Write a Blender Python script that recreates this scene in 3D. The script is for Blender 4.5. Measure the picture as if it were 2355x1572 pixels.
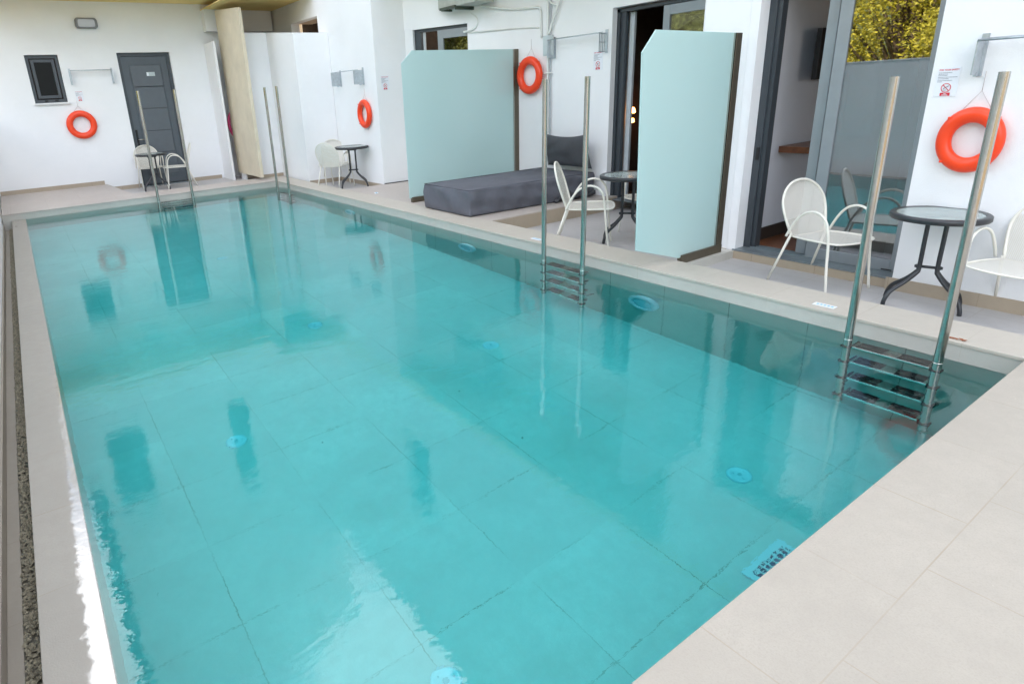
import bpy, math, random
from mathutils import Vector, Matrix
R = math.radians
random.seed(7)
for o in list(bpy.data.objects): bpy.data.objects.remove(o)
sc = bpy.context.scene
col = sc.collection

# ------------------------------------------------------------------ camera, sky, sun, exposure
cam_d = bpy.data.cameras.new("camera"); cam = bpy.data.objects.new("camera", cam_d); col.objects.link(cam)
cam_d.sensor_width = 36.0; cam_d.lens = 1404.3/2355*36
cam_d.shift_x = (1177.5-990.47)/2355; cam_d.shift_y = -(786-684.88)/2355
cam_d.clip_start = .05; cam_d.clip_end = 2000
right = Vector((.8298888, -.55544984, -.0525362)); up = -Vector((-.21844834, -.23684103, -.94667135)); back = -Vector((.51338572, .7971084, -.31788881))
m = Matrix((right, up, back)).transposed().to_4x4(); m.translation = Vector((0, 0, 1.8))
cam.matrix_world = m
sc.camera = cam

SUN_EL, SUN_AZ = 42, 78          # azimuth clockwise from +Y: from behind the hotel
world = bpy.data.worlds.new("World"); sc.world = world; world.use_nodes = True
wt = world.node_tree; wt.nodes.clear()
sky = wt.nodes.new('ShaderNodeTexSky'); sky.sky_type = 'NISHITA'; sky.sun_disc = False
sky.sun_elevation = R(SUN_EL); sky.sun_rotation = R(SUN_AZ); sky.air_density = 1.0; sky.dust_density = 2.5; sky.ozone_density = 1.0
bg = wt.nodes.new('ShaderNodeBackground'); bg.inputs[1].default_value = .15
wo = wt.nodes.new('ShaderNodeOutputWorld')
hs = wt.nodes.new('ShaderNodeHueSaturation'); hs.inputs['Saturation'].default_value = .80
tw = wt.nodes.new('ShaderNodeMix'); tw.data_type = 'RGBA'; tw.blend_type = 'MULTIPLY'; tw.inputs[0].default_value = 1; tw.inputs[7].default_value = (1.02, 1.0, .95, 1)
wt.links.new(sky.outputs[0], hs.inputs['Color']); wt.links.new(hs.outputs[0], tw.inputs[6]); tc_ = wt.nodes.new('ShaderNodeTexCoord'); cn = wt.nodes.new('ShaderNodeTexNoise'); cn.inputs['Scale'].default_value = 2.2; cn.inputs['Detail'].default_value = 6
wt.links.new(tc_.outputs['Generated'], cn.inputs['Vector'])
cr_ = wt.nodes.new('ShaderNodeValToRGB'); cr_.color_ramp.elements[0].position = .50; cr_.color_ramp.elements[1].position = .60
wt.links.new(cn.outputs[0], cr_.inputs[0])
cm_ = wt.nodes.new('ShaderNodeMix'); cm_.data_type = 'RGBA'; cm_.inputs[7].default_value = (8.9, 9.1, 9.5, 1)
wt.links.new(cr_.outputs[0], cm_.inputs[0]); wt.links.new(tw.outputs[2], cm_.inputs[6]); wt.links.new(cm_.outputs[2], bg.inputs[0]); wt.links.new(bg.outputs[0], wo.inputs[0])
sd = bpy.data.lights.new("sun", 'SUN'); sd.energy = 5.0; sd.angle = R(.5); sd.color = (1, .86, .66)
so = bpy.data.objects.new("sun", sd); col.objects.link(so)
sv = Vector((math.sin(R(SUN_AZ))*math.cos(R(SUN_EL)), math.cos(R(SUN_AZ))*math.cos(R(SUN_EL)), math.sin(R(SUN_EL))))
so.rotation_euler = sv.to_track_quat('Z', 'Y').to_euler()
sc.view_settings.view_transform = 'Standard'; sc.view_settings.look = 'None'
sc.view_settings.exposure = 1.86; sc.view_settings.gamma = 1
sc.view_settings.use_curve_mapping = False

# ------------------------------------------------------------------ materials
def nmat(name):
    m = bpy.data.materials.new(name); m.use_nodes = True
    nt = m.node_tree; return m, nt, nt.nodes['Principled BSDF'], nt.nodes['Material Output']
def N(nt, t, **kw):
    n = nt.nodes.new(t)
    for k, v in kw.items():
        if k.startswith('i_'): n.inputs[int(k[2:])].default_value = v
        else: setattr(n, k, v)
    return n
def Mth(nt, op, a, b=None, c=None):
    n = nt.nodes.new('ShaderNodeMath'); n.operation = op
    for i, v in enumerate((a, b, c)):
        if v is None: continue
        if hasattr(v, 'links'): nt.links.new(v, n.inputs[i])
        else: n.inputs[i].default_value = v
    return n.outputs[0]
def mixc(nt, f, a, b, mode='MIX'):
    n = nt.nodes.new('ShaderNodeMix'); n.data_type = 'RGBA'; n.blend_type = mode
    for i, v in ((0, f), (6, a), (7, b)):
        if hasattr(v, 'links'): nt.links.new(v, n.inputs[i])
        else: n.inputs[i].default_value = v if not isinstance(v, tuple) or len(v) == 4 else (*v, 1)
    return n.outputs[2]
def noise(nt, scale, detail=3, rough=.6, vec=None):
    n = nt.nodes.new('ShaderNodeTexNoise'); n.inputs['Scale'].default_value = scale; n.inputs['Detail'].default_value = detail; n.inputs['Roughness'].default_value = rough
    if vec is None:
        g = nt.nodes.new('ShaderNodeNewGeometry'); vec = g.outputs['Position']
    nt.links.new(vec, n.inputs['Vector']); return n.outputs[0]
def ramp(nt, v, a, b, ca=(0, 0, 0), cb=(1, 1, 1)):
    n = nt.nodes.new('ShaderNodeValToRGB'); e = n.color_ramp.elements
    e[0].position = a; e[1].position = b; e[0].color = (*ca, 1); e[1].color = (*cb, 1)
    nt.links.new(v, n.inputs[0]); return n.outputs[0]
def bump(nt, h, strength, dist, into):
    b = nt.nodes.new('ShaderNodeBump'); b.inputs['Strength'].default_value = strength; b.inputs['Distance'].default_value = dist
    nt.links.new(h, b.inputs['Height']); nt.links.new(b.outputs[0], into); return b

def plain(name, c, rough=.5, metal=0, var=.06, scale=8, bmp=0, bscale=60, spec=.5, coat=0, objspace=False):
    m, nt, p, o = nmat(name)
    vec = None
    if objspace:
        tc = nt.nodes.new('ShaderNodeTexCoord'); vec = tc.outputs['Object']
    n = noise(nt, scale, 4, .6, vec)
    c2 = tuple(min(1, x*(1-var)) for x in c); c1 = tuple(min(1, x*(1+var)) for x in c)
    nt.links.new(ramp(nt, n, .3, .7, c2, c1), p.inputs['Base Color'])
    p.inputs['Roughness'].default_value = rough; p.inputs['Metallic'].default_value = metal
    p.inputs['Specular IOR Level'].default_value = spec; p.inputs['Coat Weight'].default_value = coat
    if bmp: bump(nt, noise(nt, bscale, 3, .6, vec), .5, bmp, p.inputs['Normal'])
    return m

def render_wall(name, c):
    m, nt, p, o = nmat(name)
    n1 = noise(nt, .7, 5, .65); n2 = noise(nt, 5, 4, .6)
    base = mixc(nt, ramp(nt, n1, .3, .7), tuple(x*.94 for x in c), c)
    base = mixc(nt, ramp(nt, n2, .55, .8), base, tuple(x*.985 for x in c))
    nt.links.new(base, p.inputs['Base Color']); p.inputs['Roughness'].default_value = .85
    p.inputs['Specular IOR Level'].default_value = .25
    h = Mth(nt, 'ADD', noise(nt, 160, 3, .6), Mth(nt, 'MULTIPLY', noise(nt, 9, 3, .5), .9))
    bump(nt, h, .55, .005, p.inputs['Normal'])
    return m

def stone(name, c, sx=None, sy=None, ox=0, oy=0, az=False, jw=.004, jc=.55, rough=.5, var=.09, fine=.05, jbump=True, wet=None, wob=0.0, axes='XY', jfade=False, stagger=0):
    """speckled porcelain / limestone, with tile joints at sx, sy metres along two world axes"""
    m, nt, p, o = nmat(name)
    g = nt.nodes.new('ShaderNodeNewGeometry'); sep = nt.nodes.new('ShaderNodeSeparateXYZ'); nt.links.new(g.outputs['Position'], sep.inputs[0])
    X = sep.outputs['XYZ'.index(axes[0])]; Y = sep.outputs['XYZ'.index(axes[1])]
    if wob:
        X = Mth(nt, 'ADD', X, Mth(nt, 'MULTIPLY', Mth(nt, 'SUBTRACT', noise(nt, 7, 3), .5), wob))
        Y = Mth(nt, 'ADD', Y, Mth(nt, 'MULTIPLY', Mth(nt, 'SUBTRACT', noise(nt, 6, 3), .5), wob))
    fac = None; cells = []
    if stagger:
        row = Mth(nt, 'FLOOR', Mth(nt, 'DIVIDE', Mth(nt, 'SUBTRACT', Y, oy), sy))
        X = Mth(nt, 'ADD', X, Mth(nt, 'MULTIPLY', row, stagger*sx))
    for V, s, of in ((X, sx, ox), (Y, sy, oy)):
        if not s: continue
        u = Mth(nt, 'DIVIDE', Mth(nt, 'SUBTRACT', V, of), s)
        cells.append(Mth(nt, 'FLOOR', u))
        d = Mth(nt, 'MULTIPLY', Mth(nt, 'ABSOLUTE', Mth(nt, 'SUBTRACT', Mth(nt, 'FRACT', Mth(nt, 'ADD', u, .5)), .5)), s)
        j = Mth(nt, 'LESS_THAN', d, jw/2)
        fac = j if fac is None else Mth(nt, 'MAXIMUM', fac, j)
    big = noise(nt, 1.3, 5, .65); mid = noise(nt, 14, 4, .65); sp = noise(nt, 140, 2, .7)
    base = mixc(nt, ramp(nt, big, .3, .72), tuple(x*(1-var) for x in c), tuple(min(1, x*(1+var*.6)) for x in c))
    base = mixc(nt, Mth(nt, 'MULTIPLY', ramp(nt, mid, .4, .75), .5), base, tuple(x*(1-var*1.3) for x in c))
    base = mixc(nt, Mth(nt, 'MULTIPLY', ramp(nt, sp, .45, .7), .6), base, tuple(x*(1-fine*2.4) for x in c))
    if jfade:
        vo = nt.nodes.new('ShaderNodeTexVoronoi'); vo.inputs['Scale'].default_value = 3.1; nt.links.new(g.outputs['Position'], vo.inputs['Vector'])
        base = mixc(nt, Mth(nt, 'MULTIPLY', Mth(nt, 'LESS_THAN', vo.outputs[0], .028), .8), base, (.12, .10, .05))
        base = mixc(nt, Mth(nt, 'MULTIPLY', ramp(nt, noise(nt, 2.4, 6, .7), .5, .72), .45), base, (c[0]*.78, c[1]*.80, c[2]*.74))
    if not jfade:
        sc2 = Mth(nt, 'MULTIPLY', ramp(nt, noise(nt, 26, 3, .7), .715, .76), ramp(nt, noise(nt, 2.1, 3), .5, .62))
        base = mixc(nt, Mth(nt, 'MULTIPLY', sc2, .75), base, tuple(min(1, x*1.65) for x in c))
        dk = Mth(nt, 'MULTIPLY', ramp(nt, noise(nt, 3.1, 6, .7), .56, .74), .5)
        base = mixc(nt, dk, base, tuple(x*.84 for x in c))
    if cells:
        w = nt.nodes.new('ShaderNodeTexWhiteNoise'); cv = nt.nodes.new('ShaderNodeCombineXYZ')
        for i, cc in enumerate(cells): nt.links.new(cc, cv.inputs[i])
        nt.links.new(cv.outputs[0], w.inputs[0])
        base = mixc(nt, Mth(nt, 'MULTIPLY', w.outputs[0], .55), base, tuple(x*(1-var*1.1) for x in c))
        jn = Mth(nt, 'MULTIPLY', fac, ramp(nt, noise(nt, 1.6 if jfade else 2.3, 3), .42 if jfade else .32, .62, (.04,)*3 if jfade else (.25,)*3, (1,)*3))
        base = mixc(nt, jn, base, (c[0]*jc, c[1]*jc*.93, c[2]*jc*.82))
    nt.links.new(base, p.inputs['Base Color'])
    p.inputs['Roughness'].default_value = rough
    rr = Mth(nt, 'ADD', rough-.08, Mth(nt, 'MULTIPLY', mid, .16)); nt.links.new(rr, p.inputs['Roughness'])
    if wet is not None:      # (x_edge, y0, y1): water film on the inner side of the overflow coping
        Xr = sep.outputs[0]; Yr = sep.outputs[1]
        edge = Mth(nt, 'ADD', wet[0], Mth(nt, 'MULTIPLY', Mth(nt, 'SUBTRACT', noise(nt, 13, 5, .75), .5), .10))
        edge = Mth(nt, 'ADD', edge, Mth(nt, 'MULTIPLY', Mth(nt, 'SUBTRACT', Yr, 1.0), .022))
        wm = ramp(nt, Mth(nt, 'ADD', Mth(nt, 'MULTIPLY', Mth(nt, 'SUBTRACT', Xr, edge), 60), .5), 0, 1)
        nt.links.new(wm, p.inputs['Coat Weight']); p.inputs['Coat Roughness'].default_value = .015
        p.inputs['Coat IOR'].default_value = 2.1
        bb = nt.nodes.new('ShaderNodeBump'); bb.inputs['Strength'].default_value = .4; bb.inputs['Distance'].default_value = .004
        nt.links.new(noise(nt, 11, 3), bb.inputs['Height']); nt.links.new(bb.outputs[0], p.inputs['Coat Normal'])
    h = Mth(nt, 'ADD', sp, Mth(nt, 'MULTIPLY', mid, .5))
    if cells and jbump: h = Mth(nt, 'SUBTRACT', h, Mth(nt, 'MULTIPLY', fac, 1.5))
    bump(nt, h, .25, .003, p.inputs['Normal'])
    return m

M = {}
M['wall'] = render_wall('white_render', (.86, .86, .865))
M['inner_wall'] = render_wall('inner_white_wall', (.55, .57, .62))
M['cream'] = render_wall('cream_soffit_warm_glow', (.86, .66, .28))  # cream soffit deepened to ochre, warm lamplight put into its colour
M['beige_panel'] = plain('beige_board', (.66, .58, .44), .6, var=.08, scale=3, bmp=.001, bscale=30)
STONE = (.43, .385, .325)
M['near_deck'] = stone('near_deck_stone', STONE, .61, .60, .28, .516, jw=.005, jc=.78, stagger=.37, var=.12, fine=.08)
M['coping'] = stone('coping_stone', (.50, .455, .39), None, .62, 0, .52, jw=.004, jc=.75)
M['deck'] = stone('deck_stone', (.48, .425, .385), .60, .60, .30, .05, jw=.005, jc=.8)
M['patio'] = stone('patio_stone', (.47, .45, .44), .60, .60, 5.12, .15, jw=.004, jc=.75)
M['riser'] = stone('riser_stone', (.44, .36, .27), None, .60, 0, .2, jw=.004, jc=.6, var=.12)
M['riser_x'] = stone('riser_stone_x', (.44, .36, .27), .60, None, .1, 0, jw=.004, jc=.6, var=.12)
M['coping_face'] = stone('coping_face_stone', (.52, .50, .45), None, .62, 0, .52, jw=.003, jc=.8, var=.12)
M['overflow'] = stone('overflow_coping_stone', (.33, .30, .26), None, .60, 0, .1, jw=.004, jc=.8, wet=(-.192, 0, 0))
M['pool_tile'] = stone('pool_tile', (.74, .75, .72), .70, .63, 2.55-.0, 1.42, jw=.0055, jc=.55, var=.17, wob=.010, rough=.6, jfade=True)
M['pool_side'] = stone('pool_side_tile', (.62, .60, .54), None, .63, 0, 1.42, jw=.008, jc=.4, var=.10, rough=.6)
M['base_strip'] = stone('wall_base_strip', (.30, .265, .215), None, .60, 0, .2, jw=.003, jc=.7, var=.12)
M['gutter'] = plain('gutter_bed', (.12, .11, .08), .35, var=.5, scale=30, bmp=.02, bscale=45)
M['ground'] = plain('earth', (.16, .12, .07), .95, var=.3, scale=.6, bmp=.05, bscale=2)
M['dark_frame'] = plain('anthracite_aluminium', (.055, .065, .075), .38, .2, var=.05)
M['grey_frame'] = plain('grey_aluminium', (.27, .295, .315), .35, .25, var=.04)
M['track'] = plain('track_aluminium', (.23, .27, .29), .35, .5, var=.1)
M['bronze'] = plain('bronze_anodised_rail', (.13, .11, .08), .35, .5, var=.1, scale=20)
M['black'] = plain('black_rubber', (.012, .012, .013), .55, var=.1)
M['table_black'] = plain('black_powder_coat', (.018, .02, .024), .35, var=.1, spec=.6)
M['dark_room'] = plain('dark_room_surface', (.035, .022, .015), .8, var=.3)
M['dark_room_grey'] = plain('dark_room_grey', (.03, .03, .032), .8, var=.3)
M['wood'] = plain('brown_wood', (.17, .065, .028), .35, var=.35, scale=12)
M['skirt_dark'] = plain('dark_skirting', (.02, .014, .01), .5)
M['curtain'] = plain('grey_curtain', (.075, .07, .065), .9, var=.15)
M['steel'] = plain('stainless_steel', (.47, .455, .42), .14, 1, var=.05, scale=30)
M['tread'] = plain('steel_tread', (.70, .68, .64), .25, 1, var=.08, scale=60)
M['galv'] = plain('galvanised_steel', (.50, .54, .57), .42, .8, var=.12, scale=25)
M['grey_box'] = plain('grey_plastic_box', (.52, .57, .58), .45, var=.04)
M['pipe'] = plain('white_pvc', (.74, .75, .72), .45, var=.06)
M['pipe_grey'] = plain('grey_conduit', (.45, .48, .50), .5, var=.06)
M['ac'] = plain('air_conditioner_underside', (.42, .44, .40), .6, var=.1)
M['ac_dark'] = plain('dark_green_bracket', (.05, .065, .045), .5, var=.2)
M['orange'] = plain('orange_plastic', (.86, .055, .008), .32, var=.04, spec=.5)
M['pink'] = plain('pink_plastic', (.75, .08, .22), .4, var=.2, scale=25)
M['cord'] = plain('white_cord', (.55, .50, .50), .9)
M['chair'] = plain('cream_powder_coat', (.74, .71, .63), .4, var=.03)
M['fabric'] = plain('charcoal_canvas', (.105, .108, .128), .85, var=.12, scale=5, bmp=.0012, bscale=500)
M['fabric2'] = plain('dark_grey_canvas', (.065, .068, .075), .85, var=.12, scale=5, bmp=.0012, bscale=500)
M['abs'] = plain('white_pool_fitting', (.74, .83, .90), .3, var=.02)
M['paper'] = plain('sign_white', (.78, .80, .84), .5, var=.01)
M['red'] = plain('sign_red', (.62, .012, .03), .5, var=.02)
M['ink'] = plain('sign_ink', (.12, .13, .17), .6)
M['blue_ink'] = plain('marker_blue', (.22, .50, .66), .5, var=.2)
M['plate'] = plain('number_plate', (.42, .48, .49), .35, .3)
M['leaf_brown'] = plain('dry_leaf', (.30, .10, .04), .8, var=.3)
M['lens'] = plain('opal_lens', (.40, .41, .44), .2, var=.02)
M['lamp_body'] = plain('grey_lamp_body', (.16, .165, .17), .4)
M['trunk'] = plain('bark', (.10, .07, .045), .9, var=.3, scale=14, bmp=.01)
M['sill'] = plain('white_sill', (.72, .72, .72), .5)
M['tan_reveal'] = render_wall('tan_reveal', (.60, .48, .36))

def mk_emit(name, c, s):
    m, nt, p, o = nmat(name); p.inputs['Emission Color'].default_value = (*c, 1); p.inputs['Emission Strength'].default_value = s
    p.inputs['Base Color'].default_value = (*c, 1); return m
M['glow'] = mk_emit('lamp_shade_glow', (1, .40, .10), 4)
M['glow_dim'] = mk_emit('lamp_shade_glow_dim', (1, .25, .05), .7)

def mk_glass_tint():
    m, nt, p, o = nmat('frosted_glass')
    n = noise(nt, .9, 3, .5)
    nt.links.new(mixc(nt, n, (.68, .81, .78), (.75, .86, .82)), p.inputs['Base Color'])
    p.inputs['Roughness'].default_value = .3; p.inputs['Coat Weight'].default_value = 1; p.inputs['Coat Roughness'].default_value = .04; p.inputs['Coat IOR'].default_value = 1.6
    tr = nt.nodes.new('ShaderNodeBsdfTranslucent'); tr.inputs[0].default_value = (.62, .84, .86, 1)
    mx = nt.nodes.new('ShaderNodeMixShader'); mx.inputs[0].default_value = .45
    nt.links.new(p.outputs[0], mx.inputs[1]); nt.links.new(tr.outputs[0], mx.inputs[2])
    tp = nt.nodes.new('ShaderNodeBsdfTransparent'); tp.inputs[0].default_value = (.75, .9, .9, 1)
    mx2 = nt.nodes.new('ShaderNodeMixShader'); mx2.inputs[0].default_value = .07
    nt.links.new(mx.outputs[0], mx2.inputs[1]); nt.links.new(tp.outputs[0], mx2.inputs[2])
    nt.links.new(mx2.outputs[0], o.inputs[0]); return m
M['frost'] = mk_glass_tint()
def mk_pane(name, tint=(.55, .60, .62), f0=.10):
    m, nt, p, o = nmat(name)
    tp = nt.nodes.new('ShaderNodeBsdfTransparent'); tp.inputs[0].default_value = (*tint, 1)
    gl = nt.nodes.new('ShaderNodeBsdfGlossy'); gl.inputs['Roughness'].default_value = .01; gl.inputs['Color'].default_value = (.95, .97, 1, 1)
    fr = nt.nodes.new('ShaderNodeFresnel'); fr.inputs[0].default_value = 1.9
    f = Mth(nt, 'MINIMUM', Mth(nt, 'ADD', Mth(nt, 'MULTIPLY', fr.outputs[0], 1.2), f0), .95)
    mx = nt.nodes.new('ShaderNodeMixShader'); nt.links.new(f, mx.inputs[0]); nt.links.new(tp.outputs[0], mx.inputs[1]); nt.links.new(gl.outputs[0], mx.inputs[2])
    nt.links.new(mx.outputs[0], o.inputs[0]); return m
M['pane'] = mk_pane('door_glass', f0=.15)
M['dark_pane'] = plain('dark_room_pane', (.006, .007, .007), .35, spec=.15)  # black pane colour stands in for the dark interior behind the glass
def mk_table_glass():
    m, nt, p, o = nmat('table_glass')
    p.inputs['Base Color'].default_value = (.55, .62, .60, 1); p.inputs['Roughness'].default_value = .10
    tp = nt.nodes.new('ShaderNodeBsdfTransparent'); tp.inputs[0].default_value = (.80, .86, .85, 1)
    bump(nt, noise(nt, 90, 3), .3, .001, p.inputs['Normal'])
    mx = nt.nodes.new('ShaderNodeMixShader'); mx.inputs[0].default_value = .42
    nt.links.new(p.outputs[0], mx.inputs[1]); nt.links.new(tp.outputs[0], mx.inputs[2]); nt.links.new(mx.outputs[0], o.inputs[0]); return m
M['table_glass'] = mk_table_glass()
def mk_mesh():
    m, nt, p, o = nmat('perforated_cream_steel')
    p.inputs['Base Color'].default_value = (.70, .67, .60, 1); p.inputs['Roughness'].default_value = .45
    tp = nt.nodes.new('ShaderNodeBsdfTransparent')
    tc = nt.nodes.new('ShaderNodeTexCoord'); sp = nt.nodes.new('ShaderNodeSeparateXYZ'); nt.links.new(tc.outputs['UV'], sp.inputs[0])
    vo = nt.nodes.new('ShaderNodeTexVoronoi'); vo.inputs['Scale'].default_value = 95; vo.inputs['Randomness'].default_value = 0
    nt.links.new(tc.outputs['UV'], vo.inputs['Vector'])
    hole = Mth(nt, 'LESS_THAN', vo.outputs[0], .30)
    mx = nt.nodes.new('ShaderNodeMixShader'); nt.links.new(hole, mx.inputs[0])
    nt.links.new(p.outputs[0], mx.inputs[1]); nt.links.new(tp.outputs[0], mx.inputs[2]); nt.links.new(mx.outputs[0], o.inputs[0]); return m
M['mesh'] = mk_mesh()
def mk_water():
    m, nt, p, o = nmat('pool_water')
    nt.nodes.remove(p)
    g = nt.nodes.new('ShaderNodeNewGeometry')
    mp = nt.nodes.new('ShaderNodeMapping'); mp.inputs['Rotation'].default_value = (0, 0, R(30)); mp.inputs['Scale'].default_value = (.8, 1.7, 1)
    nt.links.new(g.outputs['Position'], mp.inputs[0])
    n1 = noise(nt, 3.2, 3, .5, mp.outputs[0]); n2 = noise(nt, 15, 3, .6, mp.outputs[0]); n3 = noise(nt, .55, 2, .5)
    amp = ramp(nt, n3, .38, .62, (.35,)*3, (1,)*3)
    h = Mth(nt, 'ADD', Mth(nt, 'MULTIPLY', n1, 1.0), Mth(nt, 'MULTIPLY', Mth(nt, 'MULTIPLY', n2, .52), amp))
    b = nt.nodes.new('ShaderNodeBump'); b.inputs['Strength'].default_value = .5; b.inputs['Distance'].default_value = .0036
    nt.links.new(h, b.inputs['Height'])
    rf = nt.nodes.new('ShaderNodeBsdfRefraction'); rf.inputs['IOR'].default_value = 1.33; rf.inputs['Roughness'].default_value = 0
    gl = nt.nodes.new('ShaderNodeBsdfGlossy'); gl.inputs['Roughness'].default_value = 0.0
    fr = nt.nodes.new('ShaderNodeFresnel'); fr.inputs['IOR'].default_value = 1.55
    for n in (rf, gl, fr): nt.links.new(b.outputs[0], n.inputs['Normal'])
    mx = nt.nodes.new('ShaderNodeMixShader')
    nt.links.new(fr.outputs[0], mx.inputs[0]); nt.links.new(rf.outputs[0], mx.inputs[1]); nt.links.new(gl.outputs[0], mx.inputs[2])
    nt.links.new(mx.outputs[0], o.inputs['Surface'])
    va = nt.nodes.new('ShaderNodeVolumeAbsorption'); va.inputs['Color'].default_value = (0, .972, .990, 1); va.inputs['Density'].default_value = .70
    nt.links.new(va.outputs[0], o.inputs['Volume'])
    return m
M['water'] = mk_water()
def mk_leaf(name, a, b):
    m, nt, p, o = nmat(name)
    oi = nt.nodes.new('ShaderNodeNewGeometry')
    nt.links.new(mixc(nt, oi.outputs['Random Per Island'], a, b), p.inputs['Base Color']); p.inputs['Roughness'].default_value = .6
    tr = nt.nodes.new('ShaderNodeBsdfTranslucent'); tr.inputs[0].default_value = (b[0], b[1], b[2]*.6, 1)
    mx = nt.nodes.new('ShaderNodeMixShader'); mx.inputs[0].default_value = .3
    nt.links.new(p.outputs[0], mx.inputs[1]); nt.links.new(tr.outputs[0], mx.inputs[2]); nt.links.new(mx.outputs[0], o.inputs[0]); return m
M['leaf_sunlit'] = mk_leaf('sunlit_yellow_leaf', (.17, .18, .02), (.62, .54, .06))  # yellow-green leaf with the golden sunlight painted into its colour
M['leaf_olive'] = mk_leaf('olive_leaf', (.07, .09, .02), (.17, .17, .03))

# ------------------------------------------------------------------ mesh helpers
class MB:
    def __init__(s): s.v = []; s.f = []; s.sm = []
    def add(s, vs, fs, smooth=False):
        o = len(s.v); s.v += [tuple(v) for v in vs]
        for f in fs: s.f.append(tuple(i+o for i in f)); s.sm.append(smooth)
        return s
    def box(s, x0, x1, y0, y1, z0, z1):
        vs = [(x, y, z) for x in (x0, x1) for y in (y0, y1) for z in (z0, z1)]
        return s.add(vs, [(0, 1, 3, 2), (4, 6, 7, 5), (0, 4, 5, 1), (2, 3, 7, 6), (0, 2, 6, 4), (1, 5, 7, 3)])
    def hexa(s, vs):   # 8 verts: bottom 4 ccw, top 4 ccw
        return s.add(vs, [(3, 2, 1, 0), (4, 5, 6, 7), (0, 1, 5, 4), (1, 2, 6, 5), (2, 3, 7, 6), (3, 0, 4, 7)])
    def poly(s, pts, thick):  # planar polygon extruded by vector
        n = len(pts); t = Vector(thick)
        vs = [Vector(p) for p in pts] + [Vector(p)+t for p in pts]
        fs = [tuple(range(n))[::-1], tuple(range(n, 2*n))] + [(i, (i+1) % n, (i+1) % n+n, i+n) for i in range(n)]
        return s.add(vs, fs)
    def quad(s, a, b, c, d): return s.add([a, b, c, d], [(0, 1, 2, 3)])
    def tube(s, pts, r, seg=10, cap=True, closed=False):
        P = [Vector(p) for p in pts]; n = len(P); rings = []
        prev = None
        for i in range(n):
            if closed: t = (P[(i+1) % n]-P[(i-1) % n])
            else: t = (P[min(i+1, n-1)]-P[max(i-1, 0)])
            t.normalize()
            if prev is None:
                a = Vector((0, 0, 1)) if abs(t.z) < .9 else Vector((1, 0, 0)); u = t.cross(a).normalized()
            else:
                u = (prev-t*prev.dot(t)).normalized()
            prev = u; w = t.cross(u)
            rr = r[i] if isinstance(r, (list, tuple)) else r
            rings.append([P[i]+(u*math.cos(2*math.pi*k/seg)+w*math.sin(2*math.pi*k/seg))*rr for k in range(seg)])
        vs = [v for ring in rings for v in ring]; fs = []
        m = n if closed else n-1
        for i in range(m):
            j = (i+1) % n
            for k in range(seg):
                k2 = (k+1) % seg; fs.append((i*seg+k, i*seg+k2, j*seg+k2, j*seg+k))
        s.add(vs, fs, True)
        if cap and not closed:
            o = len(s.v)-len(vs)
            s.f.append(tuple(range(o, o+seg))[::-1]); s.sm.append(False)
            s.f.append(tuple(range(o+(n-1)*seg, o+n*seg))); s.sm.append(False)
        return s
    def disc(s, c, r, h, seg=40, axis='Z'):
        c = Vector(c)
        ax = {'Z': (Vector((1, 0, 0)), Vector((0, 1, 0)), Vector((0, 0, 1))), 'X': (Vector((0, 1, 0)), Vector((0, 0, 1)), Vector((1, 0, 0)))}[axis]
        return s.tube([c, c+ax[2]*h], r, seg)
    def lathe(s, c, prof, seg=48, axis='Z'):   # prof: (radius, height)
        c = Vector(c); U, V, W = {'Z': (Vector((1, 0, 0)), Vector((0, 1, 0)), Vector((0, 0, 1))), 'X': (Vector((0, 1, 0)), Vector((0, 0, 1)), Vector((-1, 0, 0)))}[axis]
        vs = []; fs = []
        for r, h in prof:
            for k in range(seg):
                a = 2*math.pi*k/seg; vs.append(c+U*math.cos(a)*r+V*math.sin(a)*r+W*h)
        for i in range(len(prof)-1):
            for k in range(seg):
                k2 = (k+1) % seg; fs.append((i*seg+k, i*seg+k2, (i+1)*seg+k2, (i+1)*seg+k))
        return s.add(vs, fs, True)
    def build(s, name, mat, parent=None, bevel=0, smooth_angle=None, uv=False):
        me = bpy.data.meshes.new(name); me.from_pydata([tuple(v) for v in s.v], [], s.f); me.update()
        me.polygons.foreach_set('use_smooth', s.sm)
        me.materials.append(M[mat] if isinstance(mat, str) else mat)
        ob = bpy.data.objects.new(name, me); col.objects.link(ob)
        if parent is not None: ob.parent = parent
        if bevel:
            b = ob.modifiers.new('bevel', 'BEVEL'); b.width = bevel; b.segments = 2; b.limit_method = 'ANGLE'; b.angle_limit = R(50)
        return ob
def box(name, mat, a, parent=None, bevel=0): return MB().box(*a).build(name, mat, parent, bevel)
def thing(name, label, cat, loc=(0, 0, 0), rz=0, group=None):
    o = bpy.data.objects.new(name, None); col.objects.link(o); o.location = loc; o.rotation_euler = (0, 0, rz); o.empty_display_size = .1
    o['label'] = label; o['category'] = cat
    if group: o['group'] = group
    return o
def tag(o, label, cat, group=None, kind=None):
    o['label'] = label; o['category'] = cat
    if group: o['group'] = group
    if kind: o['kind'] = kind
    return o
def struct(o, kind='structure'): o['kind'] = kind; return o
def kids(o): return [c for c in bpy.data.objects if c.parent == o]
def copy_tree(o, parent=None):
    c = o.copy(); col.objects.link(c); c.parent = parent
    for ch in kids(o): copy_tree(ch, c)
    return c
def arc(c, r, a0, a1, n, U, V):
    c = Vector(c); U = Vector(U); V = Vector(V)
    return [c+U*math.cos(R(a0+(a1-a0)*i/n))*r+V*math.sin(R(a0+(a1-a0)*i/n))*r for i in range(n+1)]
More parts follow.
